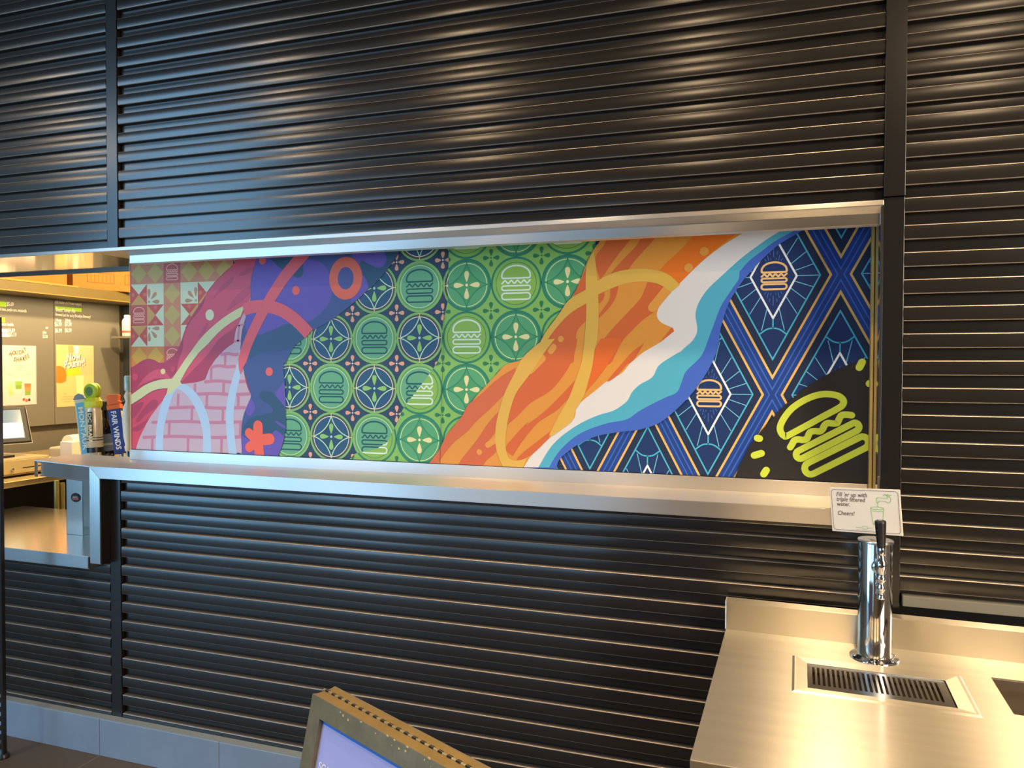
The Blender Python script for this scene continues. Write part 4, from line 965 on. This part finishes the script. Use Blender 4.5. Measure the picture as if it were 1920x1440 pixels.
# posters
def poster(name, x0, y0, x1, y1, m, label):
    a = atX(x0, y0, MX+.001); b = atX(x1, y1, MX+.001); W_ = b.y-a.y; H_ = a.z-b.z
    B = MB(); B.box((MX, a.y, b.z), (MX+.0025, b.y, a.z), m); o = th(B, name, label, 'poster')
    return o, TR(Vector((MX+.003, a.y, b.z)), Vector((0, 1, 0)), Vector((0, 0, 1)), Vector((1, 0, 0))), W_, H_
def shape(T, pts, m, zz): return [T @ Vector((x, y, zz)) for x, y in pts]
def fl(B, T, W_, H_, pts, m, zz=.0002): B.add([T @ Vector((u*W_, v*H_, zz)) for u, v in pts], [tuple(range(len(pts)))], m)
p1, T1, W1, H1 = poster('milkshake_poster', 2.5, 646.8, 68.3, 757.8, mat('poster_pale_pink', '#e6c4bf', .6), 'pale pink Holiday Shakes poster on the left menu board')
cols = ['#5d6230', '#8f6020', '#4f7020', '#33332c', '#96641e', '#5c6c28', '#405c28']
for k, (ch, u, v, a_) in enumerate([('H', .20, .83, -18), ('O', .29, .845, -8), ('L', .385, .85, 5), ('I', .45, .85, 4), ('D', .49, .85, 4), ('A', .58, .86, 12), ('Y', .66, .90, 25), ('S', .33, .735, -14), ('H', .41, .73, -4), ('A', .51, .735, 4), ('K', .60, .745, 6), ('E', .68, .77, 12), ('S', .75, .79, 14)]):
    o = text_mesh(ch, .044, T1 @ Matrix.Translation((u*W1, v*H1, .0004)) @ Matrix.Rotation(math.radians(a_), 4, 'Z'), mat('poster_ink_%d' % (k % 7), cols[k % 7], .6), 'poster_lettering', width=.72, bold=.001); o.parent = p1
B = MB()
def cup(B, T, W_, H_, u, v, w_, h_, layers, cream=True):
    n = len(layers)
    for i, c in enumerate(layers):
        a0, a1 = i/n, (i+1)/n; w0 = w_*(.78+.22*a0); w1 = w_*(.78+.22*a1)
        fl(B, T, W_, H_, [(u-w0/2, v+h_*a0), (u+w0/2, v+h_*a0), (u+w1/2, v+h_*a1), (u-w1/2, v+h_*a1)], mat('drink_'+c.strip('#'), c, .6))
    if cream: fl(B, T, W_, H_, [(u+w_*.55*math.cos(k*math.pi/8), v+h_+h_*.33*math.sin(k*math.pi/8)) for k in range(9)], mat('whipped_cream', '#efe6d0', .6), .0003)
cup(B, T1, W1, H1, .25, .17, .15, .22, ['#c9c27a', '#dccf8a', '#e6dca0']); cup(B, T1, W1, H1, .47, .20, .20, .20, ['#d9d3c0', '#7ea23c', '#8fb24a']); cup(B, T1, W1, H1, .74, .16, .20, .20, ['#7ea23c', '#b08a4a', '#c9784a'])
for u, v, c in ((.62, .09, '#c94f4a'), (.70, .07, '#d8605a'), (.58, .12, '#e8e0cc'), (.84, .09, '#e8e0cc'), (.78, .08, '#4a3a34')): fl(B, T1, W1, H1, [(u+.04*math.cos(k*math.pi/5), v+.026*math.sin(k*math.pi/5)) for k in range(10)], mat('fruit_'+c.strip('#'), c, .6), .0005)
for u0, u1, v in ((.36, .62, .62), (.43, .55, .585), (.12, .28, .51), (.66, .86, .51), (.36, .60, .655)): fl(B, T1, W1, H1, [(u0, v), (u1, v), (u1, v+.012), (u0, v+.012)], mat('poster_small_text', '#cdb0a2', .6))
B.build('printed_picture', p1, fix=False)
p2, T2, W2, H2 = poster('pouring_poster', 105, 646, 176, 759.6, mat('poster_peach', '#e8bb7c', .6), 'peach and orange Now Pouring poster on the right menu board')
B = MB()
fl(B, T2, W2, H2, [(.0, .66), (.0, .39), (.12, .38), (.24, .41), (.26, .52), (.22, .62), (.10, .66)], mat('peach_orange', '#e8791f', .6)); fl(B, T2, W2, H2, [(.25, .60), (.26, .49), (.34, .48), (.48, .50), (.64, .53), (.62, .62), (.5, .63)], mat('peach_yellow', '#efc22a', .6), .0003)
fl(B, T2, W2, H2, [(.55, .98), (1, .98), (1, .55), (.80, .50), (.66, .55), (.6, .75)], mat('peach_pinkish', '#eeb182', .6)); fl(B, T2, W2, H2, [(.30, .99), (.44, .99), (.46, .90), (.33, .80)], mat('peach_shade', '#cc9a68', .6), .0003)
fl(B, T2, W2, H2, [(.45, .99), (.6, .99), (.58, .86), (.47, .86)], mat('poster_glass_white', '#f5ecd8', .6), .0004); fl(B, T2, W2, H2, [(.0, .36), (1, .40), (1, .28), (0, .24)], mat('peach_wood', '#eebc7c', .6), .0002)
fl(B, T2, W2, H2, [(.50, .50), (.72, .50), (.69, .12), (.54, .12)], mat('glass_amber', '#f2dc9c', .6), .0005)
for v, a_, b_ in ((.20, .18, .26), (.155, .14, .42), (.115, .10, .46), (.075, .18, .38)): fl(B, T2, W2, H2, [(a_, v), (b_, v), (b_, v+.016), (a_, v+.016)], mat('poster_tan_text', '#c9a877', .6), .0004)
B.build('printed_picture', p2, fix=False)
for dx, m_, zz in ((.006, mat('lettering_shadow', '#3a2418', .6), .0008), (0, mat('lettering_cream', '#fbf4e2', .6), .0013)):
    o = text_mesh('Now', .082, T2 @ Matrix.Translation((.26*W2+dx, .73*H2-dx*.8, zz)) @ Matrix.Rotation(.17, 4, 'Z'), m_, 'poster_lettering', width=.78, bold=.0024, shear=.15); o.parent = p2
    o = text_mesh('Pouring!', .082, T2 @ Matrix.Translation((.20*W2+dx, .615*H2-dx*.8, zz)) @ Matrix.Rotation(.17, 4, 'Z'), m_, 'poster_lettering', width=.72, bold=.0024, shear=.15); o.parent = p2

# shelf above the boards and the boxes on it
B = MB(); B.box((-2.779, .5, 2.11), (-2.45, 3.0, 2.19), mat('shelf_ochre', '#6f5f33', .5, var=((4, 4, 4), .12))); B.box((-2.452, .5, 2.182), (-2.446, 2.0, 2.196), mat('shelf_lip_yellow', '#a08338', .5))
B.box((-2.45, .5, 2.11), (-2.445, 3.0, 2.118), MATS['shelf_lip_yellow'])
th(B, 'wall_shelf', 'ochre wall shelf above the menu boards holding cardboard boxes', 'shelf', bevel=.002)
B = MB(); B.box((-2.775, .85, 2.1905), (-2.49, 1.94, 2.52), CARD)
bx = empty('cardboard_box', (-2.63, 1.4, 2.1905), label='long plain orange cardboard box, left one on the high shelf', cat='box', group='cardboard boxes on the high shelf')
attach(B.build('carton', bevel=.004), bx); B = MB(); B.box((-2.775, .85, 2.5205), (-2.49, 1.37, 2.523), CARD); B.box((-2.775, 1.43, 2.5205), (-2.49, 1.94, 2.523), CARD); attach(B.build('flap'), bx)
bx = empty('cardboard_box', (-2.5, 2.38, 2.1905), math.radians(-24), label='cardboard box with a printed grid, standing askew at the right end of the high shelf', cat='box', group='cardboard boxes on the high shelf')
B = MB(); B.box((-.20, -.32, 0), (.06, .30, .33), CARD); B.build('carton', bx, bevel=.004)
B = MB()
for a, b in ((-.22, -.02), (.06, .26)):
    B.box((.0602, a, .055), (.0608, b, .059), CARDI); B.box((.0602, a, .131), (.0608, b, .135), CARDI); B.box((.0602, a, .055), (.0608, a+.004, .135), CARDI); B.box((.0602, b-.004, .055), (.0608, b, .135), CARDI)
    for k in range(1, 7): B.box((.0602, a+(b-a)*k/7-.0012, .062), (.0608, a+(b-a)*k/7+.0012, .128), CARDI)
B.build('printed_grid', bx)
B = MB(); B.box((-.20, -.32, .331), (.06, -.02, .334), CARD); B.build('flap', bx)

# far end of the kitchen: dark return and small shelf with a bottle
B = MB(); B.box((-2.74, 2.70, 0), (-1.9, 2.75, 2.10), mat('dark_panel', '#3b3a34', .5)); struct(B.build('wall_kitchen_return'))
s0 = atY(228, 631, 2.52); B = MB(); B.box((s0.x-.03, 2.44, s0.z-.018), (s0.x+.35, 2.70, s0.z), mat('small_shelf_steel', '#8a8371', .4, .4)); th(B, 'small_shelf', 'small steel shelf in the corner right of the menu boards', 'shelf')
bs = atY(239, 631, 2.55); bo = empty('seasoning_bottle', (bs.x, 2.55, s0.z), label='squat white plastic bottle with a red band on the small corner shelf', cat='bottle')
B = MB(); B.lathe([(.036, 0), (.040, .006), (.040, .125), (.032, .145), (.020, .150)], n=24, m=WHITE); B.build('bottle_body', bo)
B = MB(); B.lathe([(.0405, .030), (.0405, .048)], n=24, m=mat('red_band', '#c4553a', .5), caps=False); B.build('label_band', bo)
B = MB(); B.lathe([(.024, .150), (.024, .172), (.018, .178)], n=20, m=CREAM); B.build('cap', bo)

# order counter along the side wall
KC = .962
kc = empty('order_counter', (-1.9, 1.8, 0), label='tan laminate kitchen counter behind the pass-through carrying the till', cat='counter')
B = MB(); B.box((-2.7, .5, KC-.035), (-1.43, 2.68, KC), WOODC); B.box((-1.432, .5, KC-.004), (-1.424, 2.68, KC), mat('bright_counter_edge', '#d8c27a', .35)); attach(B.build('worktop', bevel=.002), kc)
B = MB(); B.box((-2.7, .52, .0), (-1.75, 2.6, KC-.036), mat('counter_body_dark', '#2a231a', .6)); B.box((-1.75, .52, .48), (-1.5, 2.6, .50), GOLDM); attach(B.build('cabinet_body'), kc)
# cash drawer
dw = empty('cash_drawer', (-1.56, .75, KC), label='beige metal cash drawer with lock and slot on the kitchen counter', cat='cash drawer')
B = MB(); B.box((-2.0, .52, KC+.012), (-1.552, .985, KC+.105), GOLDM); attach(B.build('drawer_case', bevel=.004), dw)
B = MB(); B.box((-1.552, .53, KC+.022), (-1.546, .975, KC+.098), mat('drawer_front_beige', '#b39e6e', .4)); df = attach(B.build('drawer_front', bevel=.002), dw)
B = MB(); B.lathe([(.009, 0), (.009, .006), (.006, .008)], m=CHROME, T=TR(Vector((-1.546, .745, KC+.050)), Vector((0, 1, 0)), Vector((0, 0, 1)), Vector((1, 0, 0)))); attach(B.build('lock'), dw)
B = MB(); B.box((-1.546, .81, KC+.048), (-1.5455, .94, KC+.053), BLACKP); attach(B.build('media_slot'), dw)
for x in (-1.95, -1.6):
    for y in (.56, .94):
        B = MB(); B.box((x, y, KC), (x+.03, y+.03, KC+.012), BLACKP); attach(B.build('rubber_foot'), dw)
# till terminal
ca = atX(30, 800, -1.66)
mon = empty('till_terminal', (-1.70, ca.y-.06, KC+.105), label='black touch-screen till with a glaring display on the cash drawer', cat='till')
nrmv = (CAM-Vector((-1.66, .78, 1.25))); nh = Vector((nrmv.x, nrmv.y, 0)).normalized(); nh = (Matrix.Rotation(math.radians(24), 3, 'Z') @ nh)
ux = Vector((0, 0, 1)).cross(nh).normalized(); lean = math.radians(20)
vv = (Vector((0, 0, 1))*math.cos(lean)-nh*math.sin(lean)); nz = ux.cross(vv)
br = atX(61, 829, -1.62)
TM = TR(br, ux, vv, nz)   # lower right corner of the bezel
MW, MH = .37, .225
B = MB(); B.box((-MW, 0, -.030), (0, MH, 0), BLACKP, TM); attach(B.build('bezel', bevel=.010, segs=3), mon)
B = MB(); B.box((-MW+.03, .030, 0), (-.035, MH-.022, .0012), mat('display', '#2c3f4a', .12, emit=('#9db7c0', .55)), TM); dsp = attach(B.build('display_glass'), mon)
B = MB(); B.box((-MW+.035, .035, .0013), (-.042, .125, .0018), mat('display_glare_white', '#cfe3e8', .2, emit=('#d8ecf2', 1.2)), TM); B.build('display_glare', dsp)  # glowing panel stands in for white glare reflected on the screen
B = MB(); B.box((-MW-.002, -.002, -.012), (.002, .0, -.004), mat('bezel_rim', '#b9b2a0', .4), TM); B.box((0, 0, -.012), (.002, MH, -.004), MATS['bezel_rim'], TM); attach(B.build('bezel_rim'), mon)
B = MB(); bp = TM @ Vector((-MW/2, .05, -.03)); B.box((bp.x-.05, bp.y-.05, KC+.1055), (bp.x+.07, bp.y+.07, KC+.118), BLACKP); B.tube([(bp.x, bp.y, KC+.115), (bp.x, bp.y, bp.z)], .022, 14, BLACKP); attach(B.build('stand'), mon)

# papers, phone and boxes on the counter to the right of the till
def onctr(x, y, z=KC): p = atZ(x, y, z); return p
p = onctr(62, 857, KC+.03)
B = MB(); T = Matrix.Translation((-1.95, 1.22, KC)) @ Matrix.Rotation(math.radians(-18), 4, 'Z')
B.box((-.16, -.15, .0), (.16, .17, .028), GOLDM, T); th(B, 'flat_metal_tray', 'flat beige tray lying on the counter right of the till', 'tray', bevel=.003)
B = MB(); T = Matrix.Translation((-1.98, 1.22, KC+.0285)) @ Matrix.Rotation(math.radians(-10), 4, 'Z')
for k in range(5): B.box((-.09+.002*k, -.09, .004*k), (.09, .08-.003*k, .004*k+.0035), CREAM, T)
th(B, 'napkin_pile', 'small pile of cream napkins on the beige tray', 'napkins')
pr = empty('receipt_printer', (-2.02, 1.60, KC), math.radians(12), label='white receipt printer with a curled paper roll on the kitchen counter', cat='printer')
B = MB(); B.box((-.13, -.12, 0), (.11, .12, .085), mat('printer_grey', '#b7ab90', .5)); B.build('printer_body', pr, bevel=.014, segs=3)
B = MB(); B.lathe([(.045, -.10), (.048, -.095), (.048, .02), (.045, .03)], (0, 0, .118), 28, CREAM, axis='Y'); B.build('paper_roll', pr)
B = MB(); pts = [(.045, .118), (.085, .115), (.12, .085), (.15, .03), (.165, .012)]
for (a, b), (c, d) in zip(pts, pts[1:]): B.box((a, -.08, min(b, d)), (c, .0, min(b, d)+abs(b-d)+.002), CREAM)
B.build('paper_strip', pr)
B = MB(); B.lathe([(.042, 0), (.042, .11)], (-2.02, 1.87, KC+.042), 24, CREAM, axis='Y'); th(B, 'paper_roll', 'spare cream paper roll lying right of the receipt printer', 'paper roll')
q = atX(127, 843, -1.75)
B = MB(); T = Matrix.Translation((-1.62, 1.46, KC)) @ Matrix.Rotation(math.radians(30), 4, 'Z'); B.box((-.06, -.11, 0), (.06, .11, .03), mat('grey_brush_plastic', '#80745a', .5), T); th(B, 'card_reader', 'grey handheld card reader lying in front of the receipt printer', 'card reader', bevel=.006)
a = atX(135, 829, -1.62); b = atX(152, 829, -1.62)
B = MB(); B.box((-1.72, a.y, KC), (-1.62, b.y+.05, a.z), mat('white_box_card', '#e2d6c0', .6)); th(B, 'white_carton', 'plain white carton behind the turquoise tap handle', 'carton', bevel=.003)

# second screen behind the tap handles
ms = atX(212, 745, -1.75); 
sm_ = empty('order_screen', (-1.76, 2.15, KC), label='small dark screen with a pale blue display, behind the blue tap handle', cat='screen')
a = atX(190, 752, -1.74); b = atX(236, 800, -1.74)
B = MB(); B.box((-1.775, a.y, b.z), (-1.745, b.y+.05, a.z), BLACKP); attach(B.build('bezel', bevel=.012, segs=3), sm_)
a2 = atX(222, 764, -1.744); b2 = atX(238, 787, -1.744); B = MB(); B.box((-1.745, a2.y, b2.z), (-1.742, b2.y, a2.z), mat('pale_blue_display', '#7fb2d6', .2, emit=('#8fc0e6', .8))); attach(B.build('display_glass'), sm_)
B = MB(); B.tube([(-1.765, (a.y+b.y)/2, KC), (-1.765, (a.y+b.y)/2, b.z+.01)], .02, 12, BLACKP); B.lathe([(.07, 0), (.07, .01)], (-1.765, (a.y+b.y)/2, KC), 20, BLACKP); attach(B.build('stand'), sm_)

# under the counter: pipes and bottles in the dark
for k, (x, h) in enumerate(((106, 0), (117, 0))):
    p = atX(x, 930, -1.40); B = MB(); B.tube([(-1.40, p.y, 0), (-1.40, p.y, .935-.02*k)], .014, 12, mat('brass_pipe', '#a89858', .35, .5))
    th(B, 'standpipe', ('left' if k == 0 else 'right')+' one of two upright tan pipes beneath the kitchen counter', 'pipe', 'pipes beneath the kitchen counter')
B = MB(); a = atX(5, 950, -1.2); T = Matrix.Translation((-1.62, .72, .60)) @ Matrix.Rotation(.2, 4, 'X')
B.box((-.06, -.3, 0), (.10, .22, .022), mat('grey_lid', '#7d7258', .5), Matrix.Translation((-1.66, .80, .501+.18))); B.box((-.05, -.28, -.18), (.09, .2, 0), mat('bin_brown', '#4a3c26', .6), Matrix.Translation((-1.66, .80, .501+.18)))
th(B, 'storage_tub', 'low brown tub with a grey lid on the shelf beneath the counter', 'tub', bevel=.004)
for k, y in enumerate((1.15, 1.26, 1.40)):
    B = MB(); B.lathe([(.034, 0), (.036, .01), (.036, .15), (.014, .20), (.013, .26), (.016, .262), (.016, .275)], (-1.62, y, .501), 20, mat('brown_glass', '#2b190c', .1))
    th(B, 'glass_bottle', ('dark bottle nearest the tub', 'middle dark bottle', 'dark bottle nearest the pipes')[k]+' on the low shelf beneath the counter', 'bottle', 'bottles beneath the counter')

# draft tower that carries the tap handles, behind the ledge
YT = .40
dt = empty('draft_tower', (-.40, .44, .821), label='draft tower behind the ledge carrying five colourful beer tap handles', cat='beer tower')
B = MB(); B.box((-.645, .36, .821), (-.14, .52, 1.10), STEEL); attach(B.build('tower_body', bevel=.003), dt)
TZB = 1.105
def handle(x0, y0, x1, y1, Y=YT):
    """base point under the ledge line and top point, from the photograph"""
    b = atY(x1, y1, Y); t = atY(x0, y0, Y); return Vector((b.x, Y, b.z)), Vector((t.x, Y, t.z))
def frame_along(b, t, rz=0):
    d_ = (t-b); L_ = d_.length; z_ = d_.normalized(); y_ = Vector((0, 1, 0)); x_ = y_.cross(z_).normalized(); y_ = z_.cross(x_)
    return TR(b, x_, y_, z_) @ Matrix.Rotation(rz, 4, 'Z'), L_
def mk(B, b, label, **k):
    B.tube([(b.x, b.y, 1.10), (b.x, b.y, b.z)], .009, 12, CHROME); o = attach(B.build('tap_handle', **k), dt); o['label'] = label; return o
def letters(par, T, txt, size, m, x=0, z=0, front=-1, off=.02, w_=1, flip=False):
    """lettering that reads along the handle, on its face towards the room"""
    R_ = TR(Vector((x, front*off, z)), Vector((0, 0, -1 if not flip else 1)), Vector((1 if not flip else -1, 0, 0)), Vector((0, -1, 0)))
    o = text_mesh(txt, size, T @ R_, m, 'handle_lettering', width=w_, bold=.0008); o.parent = par; return o
# 1 turquoise wedge
b, t = handle(152, 742, 166, 854, .46); T, L_ = frame_along(b, t, math.radians(20))
B = MB(); B.box((-.026, -.020, -.02), (.026, .020, L_-.015), mat('handle_cream_wood', '#d9c49a', .5), T); B.prism([(-.030, L_-.018), (.030, L_-.018), (.020, L_+.002), (0, L_+.012), (-.020, L_+.002)], -.024, .024, mat('handle_grey_cap', '#6d7478', .4), T, axis='Y'); h1 = mk(B, b, 'turquoise and cream square tap handle, leftmost behind the ledge', bevel=.002)
B = MB(); B.box((-.019, -.0215, .01), (.019, -.0198, L_-.035), mat('turquoise_panel', '#4fa3b8', .4), T); B.build('turquoise_panel').parent = h1
letters(h1, T, 'MONTAUK', .034, mat('cream_letter', '#e6dfc0', .5), x=-.010, z=L_-.055, off=.0222, w_=1.25)
# 2 can with hop
b, t = handle(175, 764, 179, 850); T, L_ = frame_along(b, t)
B = MB(); B.lathe([(.020, -.02), (.022, .0), (.036, .012), (.036, L_-.02), (.032, L_-.008), (.034, L_)], n=28, m=mat('can_silver', '#cfc2a4', .35, .3), T=T); h2 = mk(B, b, 'silver can shaped tap handle topped with a lime green hop wheel')
B = MB()
for z0, z1 in ((.006, .030), (.062, .067), (.075, .079)): B.lathe([(.0366, z0), (.0366, z1)], n=28, m=BLACKP, T=T, caps=False)
B.build('dark_bands').parent = h2
B = MB(); B.lathe([(.036, L_), (.040, L_+.010), (.040, L_+.030), (.034, L_+.040), (.030, L_+.048)], n=14, m=mat('lime_crown', '#b9c92a', .45), T=T, smooth=False)
B.lathe([(.014, -.020), (.036, -.018), (.040, -.012), (.040, -.003), (.034, 0), (.034, .004), (.040, .006), (.040, .014), (.032, .020)], (0, 0, L_+.078), 28, mat('lime_hop', '#9db81e', .45), T=T, axis='Y'); B.build('hop_wheel').parent = h2
B = MB(); B.lathe([(.020, -.0205), (.022, -.0215)], (0, 0, L_+.078), 20, mat('hop_dark_green', '#4f6a18', .5), T=T, axis='Y', caps=True); B.build('hop_emblem').parent = h2
B = MB(); B.box((.003, -.0385, .085), (.027, -.034, L_-.02), mat('label_black', '#2a2620', .5), T); B.build('label_plate').parent = h2
letters(h2, T, 'DC BRAU', .030, mat('brass_letter', '#d8c48a', .5), x=.007, z=L_-.025, off=.0392, w_=1.05)
# 3 dark bottle
b, t = handle(196, 778, 204, 850, .47); T, L_ = frame_along(b, t)
B = MB(); B.lathe([(.024, -.01), (.034, 0), (.034, .11), (.030, .135), (.013, .165), (.011, L_+.01), (.014, L_+.012), (.014, L_+.024)], n=26, m=mat('black_glass', '#0d0c12', .12), T=T); h3 = mk(B, b, 'black bottle shaped tap handle between the can handle and the blue handle')
B = MB(); B.lathe([(.0345, .012), (.0345, .095)], n=26, m=mat('bottle_label_grey', '#6e7f93', .4), T=T, caps=False); B.lathe([(.0348, .04), (.0348, .05)], n=26, m=mat('bottle_label_light', '#b9c0bd', .4), T=T, caps=False); B.build('label_wrap').parent = h3
# 4 blue with orange cap
b, t = handle(216, 766, 228, 846); T, L_ = frame_along(b, t, math.radians(28))
B = MB(); B.box((-.027, -.022, -.012), (.027, .022, L_-.004), mat('handle_navy', '#1d2f7c', .4), T); h4 = mk(B, b, 'navy blue square tap handle with white lettering and a bright orange cap', bevel=.002)
B = MB(); B.box((-.029, -.024, L_-.004), (.029, .024, L_+.018), mat('handle_orange', '#ea6a1c', .4), T); B.prism([(-.028, L_+.018), (.022, L_+.018), (.030, L_+.030), (.022, L_+.034), (.028, L_+.062), (-.016, L_+.070), (-.034, L_+.055), (-.022, L_+.048)], -.020, .020, MATS['handle_orange'], T, axis='Y'); B.build('orange_cap', bevel=.002).parent = h4
letters(h4, T, 'FAIR WINDS', .033, mat('white_letter', '#ece9e2', .5), x=-.014, z=L_-.012, off=.0226, w_=1.0)
B = MB()
for z0, z1 in ((.012, .07), (.078, .14), (.155, L_-.015)): B.box((.0272, -.014, z0), (.0280, .014, z1), MATS['white_letter'], T)
B.build('side_print').parent = h4
# 5 white turned handle
b, t = handle(240, 733, 240, 838); T, L_ = frame_along(b, t)
B = MB(); B.lathe([(.012, -.02), (.016, 0), (.012, .010), (.020, .05), (.026, .13), (.020, .19), (.010, .215), (.014, .225), (.018, .240), (.012, .256), (.009, .262), (.014, .266)], n=24, m=mat('handle_ivory', '#e9dfc6', .4), T=T); h5 = mk(B, b, 'slim white turned tap handle with a glassy top, half hidden by the mural edge')
B = MB(); B.lathe([(.015, .266), (.017, .275), (.017, .330), (.013, .336)], n=20, m=mat('pale_glass_top', '#b9cfc4', .1, spec=.8), T=T); B.build('glass_top').parent = h5
